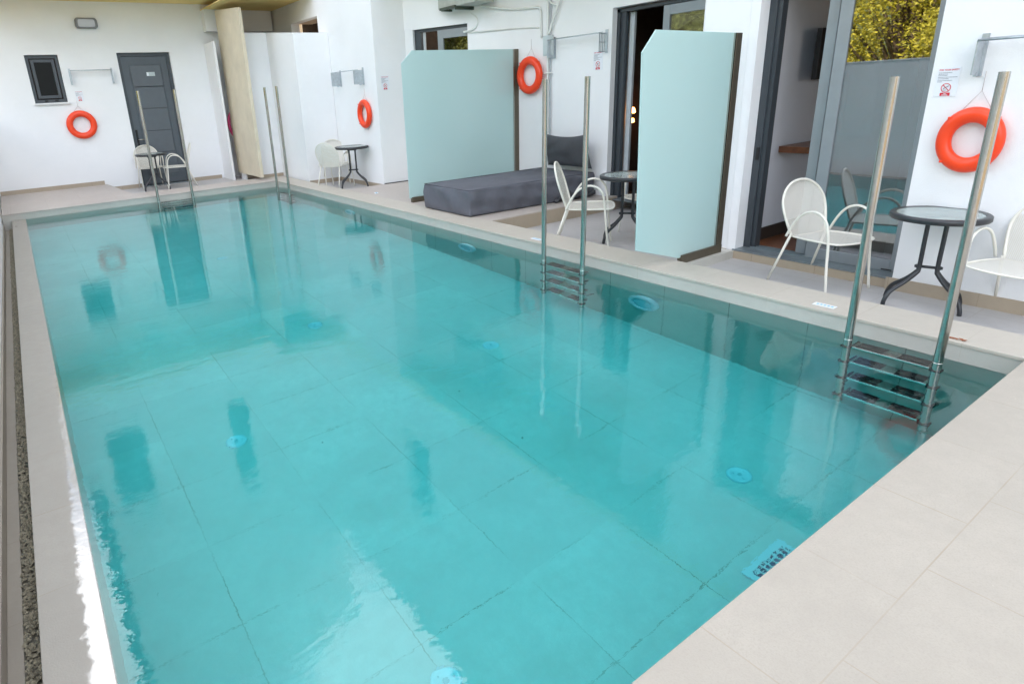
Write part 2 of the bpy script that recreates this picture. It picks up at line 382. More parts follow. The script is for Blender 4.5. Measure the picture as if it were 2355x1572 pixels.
def smooth_path(P, n=6):
    P = [Vector(p) for p in P]; out = []
    for i in range(len(P)-1):
        p0 = P[max(i-1, 0)]; p1 = P[i]; p2 = P[i+1]; p3 = P[min(i+2, len(P)-1)]
        for k in range(n):
            t = k/n
            out.append(.5*((2*p1)+(-p0+p2)*t+(2*p0-5*p1+4*p2-p3)*t*t+(-p0+3*p1-3*p2+p3)*t**3))
    out.append(P[-1]); return out

# ------------------------------------------------------------------ setting: ground, pool, decks
HC, FL, FN, FM = .13, .045, .02, -.07                 # coping level, patio floor level (water = 0)
PX0, PX1, PY0, PY1, PD = -.10, 4.70, .83, 13.35, -1.25
WY = 15.9                          # back wall
struct(MB().quad((-300, -300, -1.8), (300, -300, -1.8), (300, 300, -1.8), (-300, 300, -1.8)).build('ground', 'ground'))
fl = MB(); fl.box(PX0-.02, PX1+.02, PY0-.02, PY1+.02, PD-.1, PD)
struct(fl.build('pool_floor', 'pool_tile'))
w = MB()
w.box(PX1, PX1+.12, PY0-.02, PY1+.02, PD, .0)
w.box(PX0, PX1, PY1, PY1+.12, PD, .0)
w.box(PX0, PX1, PY0-.12, PY0, PD, .0)
w.box(PX0-.21, PX0, PY0-.02, PY1+.02, PD, -.02)
struct(w.build('pool_wall', 'pool_side'))
struct(box('water', 'water', (PX0-.004, PX1+.004, PY0-.004, PY1+.004, PD-.004, .0)))
# raised coping: face course and top slabs
f = MB(); f.box(PX1+.002, 5.10, PY0-.31, PY1+.2, 0, HC-.025); f.box(PX0-.35, PX1+.002, PY1+.002, PY1+.3, 0, HC-.025); f.box(PX0-.35, PX1+.002, PY0-.3, PY0-.002, -.01, HC-.025)
struct(f.build('coping_base', 'coping_face'))
c = MB(); c.box(PX1-.006, 5.12, PY0, 14.15, HC-.025, HC)
struct(c.build('pool_coping', 'coping', bevel=.004))
c = MB(); c.box(PX0-.34, PX1-.006, PY1-.006, 14.15, HC-.025, HC-.0005)
struct(c.build('far_coping', 'deck', bevel=.004))
struct(box('near_deck', 'near_deck', (-.45, 5.12, -3.5, PY0+.006, HC-.2, HC), bevel=.005))
struct(box('near_deck_base', 'near_deck', (-.45, 5.1, -3.5, PY0-.13, -1.8, HC-.2)))
struct(box('overflow_coping', 'overflow', (PX0-.21, PX0-.0005, PY0-.001, PY1+.001, -.03, .0015), bevel=.004))
# sloping platform at the far left, far deck
p = MB(); p.hexa([(-.45, 14.15, 0), (1.86, 14.15, 0), (1.60, WY, 0), (-.45, WY, 0), (-.45, 14.15, HC-.001), (1.86, 14.15, HC-.001), (1.60, WY, .205), (-.45, WY, .205)])
struct(p.build('far_platform', 'deck'))
struct(box('far_patio', 'patio', (1.5, 4.7, 14.0, WY, -.3, FL)))
struct(box('patio', 'patio', (5.11, 9.2, -3.5, 3.42, -.5, FN)))
struct(box('middle_patio', 'patio', (5.11, 9.2, 3.42, 6.34, -.5, FM)))
struct(box('nook_patio', 'patio', (5.11, 9.2, 6.34, 16, -.5, FL)))
struct(box('bed_platform', 'deck', (5.12, 7.7, 6.33, 10.72, -.3, HC), bevel=.003))
r_ = MB(); r_.box(5.12, 7.6, 6.318, 6.33, FM, HC-.012); struct(r_.build('platform_riser', 'riser_x'))
struct(box('sill_step', 'riser', (5.92, 6.3, 2.0, 3.45, -.2, .095)))
struct(box('screen_curb', 'coping_face', (5.125, 5.93, 3.395, 3.54, FM, .098)))
# overflow gutter
struct(box('gutter_floor', 'gutter', (-.44, -.31, PY0, PY1+.0, -.5, -.16)))
gm = MB(); rnd = random.Random(3)
for i in range(9000):
    x = rnd.uniform(-.385, -.315); y = rnd.uniform(PY0, PY1)**1.0; s_ = rnd.uniform(.006, .013); z = -.155+rnd.uniform(0, .012)
    a = rnd.uniform(0, 6.28); ca, sa = math.cos(a)*s_, math.sin(a)*s_
    gm.add([(x+ca, y+sa, z), (x-sa*.7, y+ca*.7, z), (x-ca, y-sa, z), (x+sa*.7, y-ca*.7, z), (x, y, z+s_*.8), ], [(0, 1, 4), (1, 2, 4), (2, 3, 4), (3, 0, 4)])
gv = gm.build('gutter_gravel', plain('gravel', (.28, .25, .18), .5, var=.6, scale=60)); tag(gv, 'wet dark gravel in the narrow overflow gutter along the left coping', 'gravel', kind='stuff')

struct(box('gutter_end', 'coping_face', (-.45, PX0-.21, PY1, PY1+.3, -1.8, -.001)))
# ------------------------------------------------------------------ boundary wall
bw = thing('boundary_wall', 'white boundary wall with tiled base along the left overflow gutter', 'wall', (-.5, 7, 0))
bw_off = lambda o: setattr(o, 'matrix_parent_inverse', Matrix.Translation((.5, -7, 0)))
o = box('wall', 'wall', (-.72, -.462, -3.5, WY+.1, -1.8, 1.89), bw); bw_off(o)
o = box('skirting', 'base_strip', (-.46, -.445, -3.5, WY-.01, -.5, -.07), bw); bw_off(o)
o = box('wall_cap', 'sill', (-.74, -.45, -3.5, WY+.1, 1.892, 1.92), bw, .004); bw_off(o)
o = box('gutter_side', 'base_strip', (-.444, -.39, PY0, PY1, -.6, -.155), bw); bw_off(o)

# ------------------------------------------------------------------ hotel building
H = thing('hotel_building', 'white hotel building with sliding doors round two sides of the pool', 'building')
# back wall (facing the camera) with window and door openings
def wall_y(name, mat, y, y2, x0, x1, z0, z1, holes, parent):
    """wall in plane y (front) to y2 with rectangular holes (x0,x1,z0,z1)"""
    m = MB(); xs = sorted({x0, x1, *[h[0] for h in holes], *[h[1] for h in holes]})
    for a, b in zip(xs, xs[1:]):
        hs = sorted([h for h in holes if h[0] <= a+1e-6 and h[1] >= b-1e-6], key=lambda h: h[2]); z = z0
        for h in hs:
            if h[2] > z+1e-6: m.box(a, b, y, y2, z, h[2])
            z = h[3]
        if z < z1-1e-6: m.box(a, b, y, y2, z, z1)
    return m.build(name, mat, parent)
def wall_x(name, mat, x, x2, y0, y1, z0, z1, holes, parent):
    m = MB(); ys = sorted({y0, y1, *[h[0] for h in holes], *[h[1] for h in holes]})
    for a, b in zip(ys, ys[1:]):
        hs = sorted([h for h in holes if h[0] <= a+1e-6 and h[1] >= b-1e-6], key=lambda h: h[2]); z = z0
        for h in hs:
            if h[2] > z+1e-6: m.box(x, x2, a, b, z, h[2])
            z = h[3]
        if z < z1-1e-6: m.box(x, x2, a, b, z, z1)
    return m.build(name, mat, parent)
ZT = 4.02
wall_y('back_wall', 'wall', WY, WY+.3, -.46, 7.0, -.3, ZT, [(.59, 1.20, 2.02, 2.975), (2.34, 3.46, .06, 3.0)], H)
# skirting of the back wall
box('skirting', 'riser_x', (-.44, 1.56, WY-.014, WY-.001, .2, .29), H)
for hx in ((1.64, 2.33), (3.47, 4.2)): box('skirting', 'riser_x', (*hx, WY-.014, WY-.001, FL, .13), H)
# side wall end by the slab + beam
box('return_wall', 'wall', (4.26, 4.31, 15.12, WY, -.1, 3.16), H)
box('beam', 'wall', (4.30, 5.9, 15.62, WY-.001, 3.42, 3.88), H)
# small window in the back wall
wi = MB(); Y = WY+.10
wi.box(.59, .65, Y, Y+.06, 2.02, 2.975).box(1.14, 1.20, Y, Y+.06, 2.02, 2.975).box(.65, 1.14, Y, Y+.06, 2.91, 2.975).box(.65, 1.14, Y, Y+.06, 2.02, 2.085)
W1 = wi.build('window', 'dark_frame', H)
s_ = MB(); s_.box(.675, .735, Y-.015, Y+.03, 2.11, 2.89).box(1.055, 1.115, Y-.015, Y+.03, 2.11, 2.89).box(.735, 1.055, Y-.015, Y+.03, 2.83, 2.89).box(.735, 1.055, Y-.015, Y+.03, 2.11, 2.17)
s_.build('sash', 'grey_frame' if False else 'dark_frame', W1, .004)
box('pane', 'dark_pane', (.735, 1.055, Y+.0, Y+.008, 2.17, 2.83), W1)
for hx in (.78, .97): MB().tube([(hx, Y-.02, 2.06), (hx+.06, Y-.02, 2.06)], .014).build('hinge', 'black', W1)
box('sill', 'sill', (.57, 1.24, WY-.05, WY+.1, 1.985, 2.018), W1, .003)
box('room_back', 'dark_room_grey', (.3, 1.5, WY+.6, WY+.65, 1.5, 3.3), W1)
# grey panelled door
D = MB(); Y = WY+.09
D.box(2.34, 2.41, Y, Y+.08, .06, 3.0).box(3.39, 3.46, Y, Y+.08, .06, 3.0).box(2.41, 3.39, Y, Y+.08, 2.93, 3.0)
DO = D.build('door', 'dark_frame', H)
lf = MB(); lf.box(2.413, 3.387, Y+.03, Y+.075, .08, 2.925)
for a in ((2.55, 3.25, 2.75, 2.765), (2.55, 3.25, .25, .265)): lf.box(a[0], a[1], Y+.022, Y+.03, a[2], a[3])
lf.box(2.55, 2.56, Y+.022, Y+.03, .265, 2.75).box(3.24, 3.25, Y+.022, Y+.03, .265, 2.75)
lf.build('leaf', plain('grey_door_leaf', (.085, .10, .115), .45, .1, var=.05), DO)
pn = MB()
for z in (.30, .80, 1.30, 1.80, 2.26): pn.box(2.575, 3.225, Y+.012, Y+.029, z, z+.488 if z < 2.2 else 2.73)
pn.build('panel', plain('grey_door_panel', (.10, .115, .13), .42, .1, var=.05), DO, .006)
hp = box('handle_plate', 'black', (2.43, 2.475, Y+.012, Y+.03, .88, 1.34), DO, .004)
MB().tube([(2.455, Y+.02, 1.12), (2.455, Y-.03, 1.12), (2.60, Y-.035, 1.12)], .012).build('handle', 'steel', hp)
npq = box('number_plate', 'plate', (2.90, 3.08, Y-.0, Y+.012, 2.50, 2.585), DO)
box('plate_badge', 'paper', (2.905, 2.945, Y-.004, Y-.001, 2.507, 2.578), npq)
box('threshold', 'track', (2.34, 3.46, WY-.02, WY+.09, FL, .066), DO)
box('room_back', 'dark_room_grey', (2.2, 3.6, WY+.28, WY+.33, 0, 3.1), DO)

# partition block by the corridor (two faces joined by a return)
P = thing('partition_wall', 'white partition wall behind the far corner ladder and nook table', 'wall', (5.4, 13.4, 0))
def inv(o, q): o.matrix_parent_inverse = Matrix.Translation((-q.location.x, -q.location.y, -q.location.z)); return o
zA, zB = 3.24, 3.09
m_ = MB()
m_.hexa([(4.66, 14.15, -.1), (5.17, 14.15, -.1), (5.17, 14.33, -.1), (4.66, 14.33, -.1), (4.66, 14.15, zA), (5.17, 14.15, zA), (5.17, 14.33, zA), (4.66, 14.33, zA)])
m_.hexa([(5.17, 12.62, -.1), (5.945, 12.62, -.1), (5.945, 14.15, -.1), (5.17, 14.15, -.1), (5.17, 12.62, zB), (5.945, 12.62, zB), (5.945, 14.15, zA), (5.17, 14.15, zA)])
inv(m_.build('wall', 'wall', P), P)
inv(MB().box(4.67, 5.168, 14.136, 14.149, HC, .20).build('skirting', 'riser_x', P), P)
inv(MB().box(5.18, 5.94, 12.606, 12.619, FL, .13).build('skirting', 'riser_x', P), P)

# beige slab
S = thing('beige_panel', 'tall beige board panel standing at the corridor end', 'panel', (4.72, 15, 0))
inv(MB().hexa([(4.48, 13.72, .19), (4.55, 13.72, .19), (4.55, 15.38, .19), (4.48, 15.38, .19), (4.48, 13.72, 3.68), (4.55, 13.72, 3.68), (4.55, 15.38, 3.83), (4.48, 15.38, 3.83)]).build('board', 'beige_panel', S, .004), S)
inv(box('foot', 'sill', (4.49, 4.54, 14.9, 15.2, -.02, .189), S), S)

# nook facade (plane x = 5.95) from y 10.7 to 15.9 with high opening
wall_x('nook_wall', 'wall', 5.95, 6.15, 10.702, WY, -.2, ZT, [(13.08, 14.55, 2.4, 3.47)], H)
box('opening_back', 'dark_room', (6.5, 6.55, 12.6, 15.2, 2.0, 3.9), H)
box('opening_soffit', 'tan_reveal', (6.15, 6.6, 13.0, 14.6, 3.47, 3.5), H)
MB().box(5.936, 5.949, 10.7, 12.6, FL, .125).build('skirting', 'riser', H)
# wall end facing the pool (plane y = 10.7)
box('nook_end_wall', 'wall', (6.1505, 6.72, 10.702, 10.95, -.2, ZT), H)
box('skirting', 'black', (5.95, 6.62, 10.686, 10.699, HC, .145), H)
# curved recessed wall: polyline in plan, with high window and a sliding door
PL = [(6.62, 10.72), (6.83, 10.22), (7.06, 9.66), (7.25, 9.17), (7.37, 8.78), (7.45, 8.42), (7.49, 8.05), (7.50, 7.6), (7.50, 6.52)]
def curve_wall(z0, z1, a, b, t=.25):
    m = MB(); pts = PL[a:b+1]; vs = []; fs = []
    for (x, y) in pts: vs += [(x, y, z0), (x, y, z1), (x+t, y, z1), (x+t, y, z0)]
    for i in range(len(pts)-1):
        for k in range(4): fs.append((i*4+k, i*4+(k+1) % 4, i*4+4+(k+1) % 4, i*4+4+k))
    m.add(vs, fs, True); n = (len(pts)-1)*4
    m.f.append((0, 1, 2, 3)); m.sm.append(False); m.f.append((n+3, n+2, n+1, n)); m.sm.append(False)
    return m
ZL1 = 2.93; ZL2 = 2.80
# window 1 spans from y 10.66 to ~9.5 ; keep everything below hidden sill at z 1.2
m_ = curve_wall(ZL1, ZT, 0, 8)
ob = m_.build('recess_wall', 'wall', H)
em = ob.modifiers.new('es', 'EDGE_SPLIT'); em.split_angle = R(40)
PLw = PL
PL = [(6.90, 9.50+.55), (7.155, 9.42), (7.25, 9.17), (7.37, 8.78), (7.45, 8.42), (7.49, 8.05), (7.50, 7.6), (7.50, 6.52)]
ob = curve_wall(.0, ZL1, 1, 7).build('recess_wall', 'wall', H)
em = ob.modifiers.new('es', 'EDGE_SPLIT'); em.split_angle = R(40)
box('recess_wall', 'wall', (6.64, 7.3, 9.42, 10.70, 0, 1.0), H)
# door 2 lintel, far wall continuation
box('recess_wall', 'wall', (7.50, 7.75, 5.0, 6.52, ZL2, ZT), H)
box('recess_wall', 'wall', (7.50, 7.75, 3.9, 5.0, -.2, ZT), H)
# window 1 frame (follows the slanted wall)
def slant(name, mat, t0, t1, z0, z1, d0, d1, parent):
    A = Vector((6.645, 10.68, 0)); B = Vector((7.155, 9.42, 0)); u = (B-A); nrm = Vector((-u.y, u.x, 0)).normalized()
    if nrm.x < 0: nrm = -nrm
    q = [A+u*t0+nrm*d0, A+u*t1+nrm*d0, A+u*t1+nrm*d1, A+u*t0+nrm*d1]
    return MB().hexa([(v.x, v.y, z0) for v in q]+[(v.x, v.y, z1) for v in q]).build(name, mat, parent, .002)
W2 = slant('window', 'dark_frame', .12, 1.0, ZL1-.055, ZL1, .06, .13, H)
slant('window_post', 'dark_frame', .12, .22, 1.0, ZL1-.056, .06, .12, W2)
slant('window_post', 'pipe_grey', .24, .275, 1.0, ZL1-.057, .1, .13, W2)
slant('sash', 'grey_frame', .515, .60, 1.0, ZL1-.058, .03, .075, W2)
slant('sash', 'grey_frame', .60, 1.0, ZL1-.20, ZL1-.058, .03, .075, W2)
slant('pane', 'pane', .60, .99, 1.0, ZL1-.20, .05, .056, W2)
slant('curtain', 'curtain', .55, 1.1, .9, 2.9, .16, .17, W2)
slant('jamb', 'wall', -.02, .12, 1.0, ZL1, .0, .2, W2)
box('room_back', 'dark_room', (7.6, 9.5, 11.6, 11.65, 0, 3.2), W2)
box('room_back', 'dark_room', (9.5, 9.55, 9, 11.65, 0, 3.2), W2)

# ------------------------------------------------------------------ door 2 (behind the second screen)
D2 = MB(); X = 7.60
D2.box(X, X+.12, 6.40, 6.45, .10, ZL2-.02).box(X, X+.12, 5.0, 6.45, ZL2-.06, ZL2-.02)
D2.box(X+.03, X+.10, 6.32, 6.40, .10, ZL2-.06)
D2 = D2.build('sliding_door', 'dark_frame', H)
box('reveal', 'wall', (7.50, 7.60, 6.45, 6.52, .10, ZL2), D2)
box('reveal', 'tan_reveal' if False else 'wall', (7.62, 7.9, 6.45, 6.52, .10, ZL2), D2)
box('inner_post', 'pipe_grey', (X+.1, X+.14, 6.22, 6.30, .1, ZL2-.07), D2)
lfm = MB(); lfm.box(X-.02, X+.04, 5.56, 5.66, .12, ZL2-.07).box(X-.02, X+.04, 4.6, 5.56, ZL2-.19, ZL2-.07).box(X-.02, X+.04, 4.6, 5.56, .12, .24)
lf2 = lfm.build('door_leaf', 'grey_frame', D2, .003)
box('pane', 'pane', (X, X+.008, 4.6, 5.56, .24, ZL2-.19), lf2)
box('track', 'track', (7.50, 7.74, 5.0, 6.45, .085, .10), D2)
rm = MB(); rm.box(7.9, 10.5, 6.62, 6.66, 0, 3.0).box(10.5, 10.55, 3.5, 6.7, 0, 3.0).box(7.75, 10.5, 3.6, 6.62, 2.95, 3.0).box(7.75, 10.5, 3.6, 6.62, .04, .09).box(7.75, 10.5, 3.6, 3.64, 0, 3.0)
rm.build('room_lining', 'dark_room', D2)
lmp = thing('wall_lamp', 'pair of glowing orange wall lamps inside the dark middle room', 'lamp', (7.95, 6.58, 0))
inv(MB().tube([(7.98, 6.56, 1.35), (7.98, 6.50, 1.35), (7.98, 6.44, 1.38)], .012).tube([(7.93, 6.57, 1.32), (8.03, 6.57, 1.32)], .03).build('bracket', 'black', lmp), lmp)
inv(MB().lathe((8.0, 6.45, 1.36), [(.01, .07), (.05, .06), (.07, 0), (.06, -.02), (.0, -.02)], 20).build('shade', 'glow', lmp), lmp)
inv(MB().lathe((8.0, 6.45, 1.24), [(.0, .03), (.05, .02), (.06, -.03), (.01, -.05)], 20).build('shade', 'glow', lmp), lmp)
# ------------------------------------------------------------------ pillar, door 3, right wall
box('pillar', 'wall', (5.95, 7.75, 3.49, 3.96, -.2, ZT), H)
box('skirting', 'riser', (5.938, 5.949, 3.49, 3.96, FM, .10), H)
box('lintel', 'wall', (5.95, 6.35, 1.98, 3.49, 2.70, ZT), H)
wall_x('right_wall', 'wall', 5.90, 6.2, -3.5, 1.98, -.2, ZT, [], H)
MB().box(5.886, 5.899, -3.5, 2.02, FN, .125).build('skirting', 'riser', H)
D3 = MB(); X = 6.10
D3.box(X, X+.13, 3.33, 3.40, .10, 2.70).box(X+.02, X+.11, 3.29, 3.33, .10, 2.70).box(X, X+.13, 1.99, 3.33, 2.62, 2.70)
D3 = D3.build('sliding_door', 'dark_frame', H)
box('reveal', 'wall', (5.951, 6.30, 3.40, 3.489, .095, 2.70), D3)
tk = MB(); tk.box(5.93, 6.26, 1.99, 3.42, .097, .112)
for k in range(3): tk.box(6.10+.05*k, 6.108+.05*k, 1.99, 3.33, .112, .125)
tk.build('track', 'track', D3)
def leaf(x, y0, y1, z0, z1, s0, s1, b):
    f_ = MB(); f_.box(x, x+.045, y1-s1, y1, z0, z1).box(x, x+.045, y0, y0+s0, z0, z1).box(x, x+.045, y0+s0, y1-s1, z0, z0+b).box(x, x+.045, y0+s0, y1-s1, z1-.09, z1)
    g_ = f_.build('door_leaf', 'grey_frame', D3, .004)
    box('pane', 'pane', (x+.015, x+.023, y0+s0, y1-s1, z0+b, z1-.09), g_)
    return g_
leaf(6.155, 2.08, 2.905, .125, 2.62, .085, .09, .10)
lfB = leaf(6.095, 1.995, 2.785, .115, 2.62, .085, .10, .10)
MB().box(6.088, 6.094, 2.06, 2.14, .125, .135).build('handle', 'black', lfB)
box('handle', 'black', (6.088, 6.098, 3.34, 3.37, 1.0, 1.12), D3)
# room 3
r3 = MB(); r3.box(6.24, 9.8, 3.42, 3.46, .05, 2.9)
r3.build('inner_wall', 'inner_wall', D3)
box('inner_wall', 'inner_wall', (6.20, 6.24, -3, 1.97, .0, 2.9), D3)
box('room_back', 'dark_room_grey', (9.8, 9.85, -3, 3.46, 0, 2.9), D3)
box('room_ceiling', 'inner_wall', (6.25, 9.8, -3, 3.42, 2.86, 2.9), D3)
box('room_floor', 'wood', (6.24, 9.8, -3, 3.42, .05, .118), D3)
box('room_skirting', 'skirt_dark', (6.26, 9.8, 3.405, 3.42, .118, .25), D3)
box('post', 'pipe', (6.24, 6.275, 3.385, 3.419, .118, 2.86), D3)
SH = box('wall_shelf', 'wood', (6.60, 7.9, 3.10, 3.418, 1.02, 1.085), bevel=.003); tag(SH, 'brown wooden shelf fixed to the wall inside the near room', 'shelf')
TV = thing('television', 'black television on the wall inside the near room', 'television', (7.1, 3.3, 1.9))
inv(box('screen', 'black', (6.82, 7.7, 3.25, 3.30, 1.72, 2.2), TV, .005), TV)
inv(box('bracket', 'black', (7.1, 7.4, 3.30, 3.42, 1.85, 2.05), TV), TV)
cm = MB(); vs = []; n = 90
for i in range(n+1):
    y = 1.2+1.30*i/n; x = 6.36+.028*math.sin(i*.9)+.012*math.sin(i*2.3)
    vs += [(x, y, .125), (x, y, 2.8)]
cm.add(vs, [(2*i, 2*i+2, 2*i+3, 2*i+1) for i in range(n)], True)
o_ = cm.build('curtain', 'curtain'); tag(o_, 'grey pleated curtain behind the glass of the near sliding door', 'curtain')
sm_ = o_.modifiers.new('s', 'SOLIDIFY'); sm_.thickness = .004

# soffits and upper storeys (seen only in reflections)
MB().box(-.46, 5.929, 14.6, WY+.3, ZT, ZT+.15).build('soffit', 'cream', H)
MB().box(4.3, 5.949, 13.2, WY-.001, 3.88, 3.90).box(5.93, 10, -3.5, WY+.3, ZT, ZT+.15).build('soffit', 'cream', H)
wall_y('upper_wall', 'wall', 14.6, 14.8, 0, 5.93, ZT+.15, 14.0, [(3.1, 3.6, 5.5, 7.9), (.3, 1.1, 5.2, 7.3)], H)
wall_y('upper_wall', 'wall', 14.601, 14.8, -.6, 0, ZT+.15, 6.6, [], H)
wall_x('upper_wall', 'wall', 5.93, 6.2, -3.5, 14.8, ZT+.15, 10.6, [(9.6, 10.6, 5.3, 7.2)], H)
box('upper_core', 'dark_room_grey', (6.3, 12, -3.5, 18, 5.2, 10.5), H)
box('upper_core', 'dark_room_grey', (-.3, 5.24, 14.9, 18, 5.0, 13.8), H)
box('roof', 'wall', (5.85, 12, -3.6, 18.1, 10.6, 10.8), H)
box('roof', 'wall', (-.1, 4.9, 14.5, 18.1, 14.0, 14.2), H)

# ------------------------------------------------------------------ glass screens
def screen(label, y, x0, x1, z0, ztop, cut, xb, poly=None, pw=.05):
    t = thing('glass_screen', label, 'glass screen', (xb, y, HC), group='frosted glass privacy screens')
    q = poly or [(x0, y, z0+.07), (x1, y, z0+.07), (x1, y, ztop), (x0+cut[0], y, ztop), (x0, y, ztop-cut[1])]
    inv(MB().poly(q, (0, .014, 0)).build('glass_pane', 'frost', t, .002), t)
    inv(MB().box(xb, x1+.04, y-.022, y+.036, z0, z0+.085).build('base_rail', 'bronze', t, .003), t)
    pm = MB(); pm.box(x1-pw, x1+.035, y-.02, y+.034, z0+.086, ztop); inv(pm.build('wall_post', 'bronze', t, .003), t)
    inv(MB().box(x1-pw-.018, x1-pw-.001, y-.015, y+.03, z0+.086, ztop).build('edge_trim', 'steel', t), t)
    return t
screen('wide frosted glass screen beside the grey daybed with one cut corner', 8.42, 5.13, 7.45, HC, 2.42, (.20, .18), 5.17, pw=.09)
screen('narrow tall frosted glass screen at the pillar beside the near sliding door', 3.47, 0, 5.75, .098, 2.17, None, 5.14,
       [(5.11, 3.47, .158), (5.75, 3.47, .168), (5.75, 3.47, 2.17), (4.57, 3.47, 2.19), (4.41, 3.47, 2.02), (4.47, 3.47, .35)])

# ------------------------------------------------------------------ life rings
def ring(label, loc, rot, R0=.235, r=.052, mat='orange', sy=1.0, cord=.22, hang=True):
    t = thing('life_ring', label, 'life ring', loc, 0, 'orange life rings hung on the walls' if mat == 'orange' else None); t.rotation_euler = rot
    m = MB(); vs = []; fs = []; nu, nv = 56, 14
    for i in range(nu):
        a = 2*math.pi*i/nu
        for j in range(nv):
            b = 2*math.pi*j/nv; rr = (R0-r)+r*math.cos(b)
            vs.append((rr*math.cos(a)*sy, -r*.8*math.sin(b)-r*.8, rr*math.sin(a)))
    for i in range(nu):
        for j in range(nv): fs.append((i*nv+j, ((i+1) % nu)*nv+j, ((i+1) % nu)*nv+(j+1) % nv, i*nv+(j+1) % nv))
    m.add(vs, fs, True); m.build('ring_body', mat, t)
    for a in (45, 135, 225, 315):
        ca, sa = math.cos(R(a)), math.sin(R(a)); q = R0-.012
        MB().box(q*ca*sy-.011, q*ca*sy+.011, -r*1.45, -r*.4, q*sa-.009, q*sa+.009).build('cleat', mat, t, .003)
    if hang:
        z = R0+cord*.45
        MB().tube([(-.11*sy, -.03, math.sqrt(max(0, (R0-.01)**2-.11**2))), (0, -.012, z), (.11*sy, -.03, math.sqrt(max(0, (R0-.01)**2-.11**2)))], .003, 5).tube([(0, -.012, z), (0.0, -.012, R0+cord)], .0025, 5).build('cord', 'cord', t)
    return t
FX = (0, 0, R(-90))     # local -Y faces world -X
ring('large orange life ring on the near right wall under a towel rack', (5.90, 1.655, 1.26), FX, .236, .056, sy=.86, cord=.24)
ring('orange life ring partly hidden behind the left rail of the middle ladder', (7.46, 8.08, 1.985), FX, .30, .066, sy=.98, cord=.26)
ring('narrow looking orange life ring on the nook wall above the round table', (5.95, 11.20, 1.47), FX, .275, .062, sy=.93, cord=.2)
ring('orange life ring under the small window on the far left wall', (1.36, WY, 1.535), (0, 0, 0), .30, .066, cord=.2)
ring('bright pink float ring edge peeping out behind the beige panel', (4.78, 16.14, 1.25), (0, 0, 0), .38, .05, 'pink', hang=False) if False else None
pk = thing('float_ring', 'pink patterned float ring edge showing beside the beige panel', 'float', (4.84, 15.50, 1.33))
MB().tube([Vector((.38*math.cos(a*2*math.pi/28), .0, .42*math.sin(a*2*math.pi/28))) for a in range(28)], .04+.0, 8, closed=True).build('ring_body', 'pink', pk)

# ------------------------------------------------------------------ pool ladders
def ladder(label, loc, rz, w, top, sc_=1.0):
    t = thing('pool_ladder', label, 'pool ladder', loc, rz, 'steel ladders hung over the pool edge')
    r = .026
    for s in (-1, 1):
        x = s*w/2
        m = MB(); m.tube([(x, 0, -1.0), (x, 0, top)], r, 20, cap=False); ra = m.build('rail', 'steel', t)
        MB().tube([(x, 0, top-.012), (x, 0, top-.002)], r*.9, 20).build('end_plug', 'tread', ra)
        MB().tube([(x, 0, .03), (x, 0, .036)], r+.002, 20).build('collar', 'tread', ra)
    for i, z in enumerate((-.03, -.315, -.60, -.885)):
        y0, y1 = .0, .112
        st = MB(); st.box(-w/2+.03, w/2-.03, y0-.01, y1, z-.028, z); st = st.build('step', 'tread', t, .004)
        for (a, b) in ((-w/2+.05, -w/2+.215), (w/2-.215, w/2-.05)):
            for yy in (y0-.003, y0+.058): box('tread_pad', 'black', (a, b, yy, yy+.050, z+.0005, z+.006), st, .003)
        rb = MB()
        for k in range(12): rb.box(-.05+k*.009, -.046+k*.009, y0+.002, y0+.104, z, z+.003)
        rb.build('tread_rib', 'tread', st)
        for s in (-1, 1): ec = MB(); ec.box(min(s*(w/2-.033), s*(w/2-.02)), max(s*(w/2-.033), s*(w/2-.02)), y0-.018, y1+.006, z-.034, z+.008); ec.box(min(s*(w/2-.03), s*(w/2+.032)), max(s*(w/2-.03), s*(w/2+.032)), -.03, .03, z-.036, z-.006); ec.build('end_cap', 'black', st, .004)
    for s in (-1, 1): MB().tube([(s*w/2, .0, -.75), (s*w/2, .17, -.75)], .012, 8).build('wall_bracket', 'steel', t)
    return t
ladder('nearest steel pool ladder with black treads in front of the large life ring', (4.515, 1.445, 0), R(-90), .51, 1.745)
ladder('steel pool ladder in the middle of the long side by the daybed', (4.475, 4.385, 0), R(-90), .55, 1.865)
ladder('steel pool ladder in the far right corner before the white partition', (4.375, 12.10, 0), R(-90), .66, 2.07)
ladder('steel pool ladder at the far end in front of the grey door', (2.50, 13.17, 0), 0, .66, 2.12)

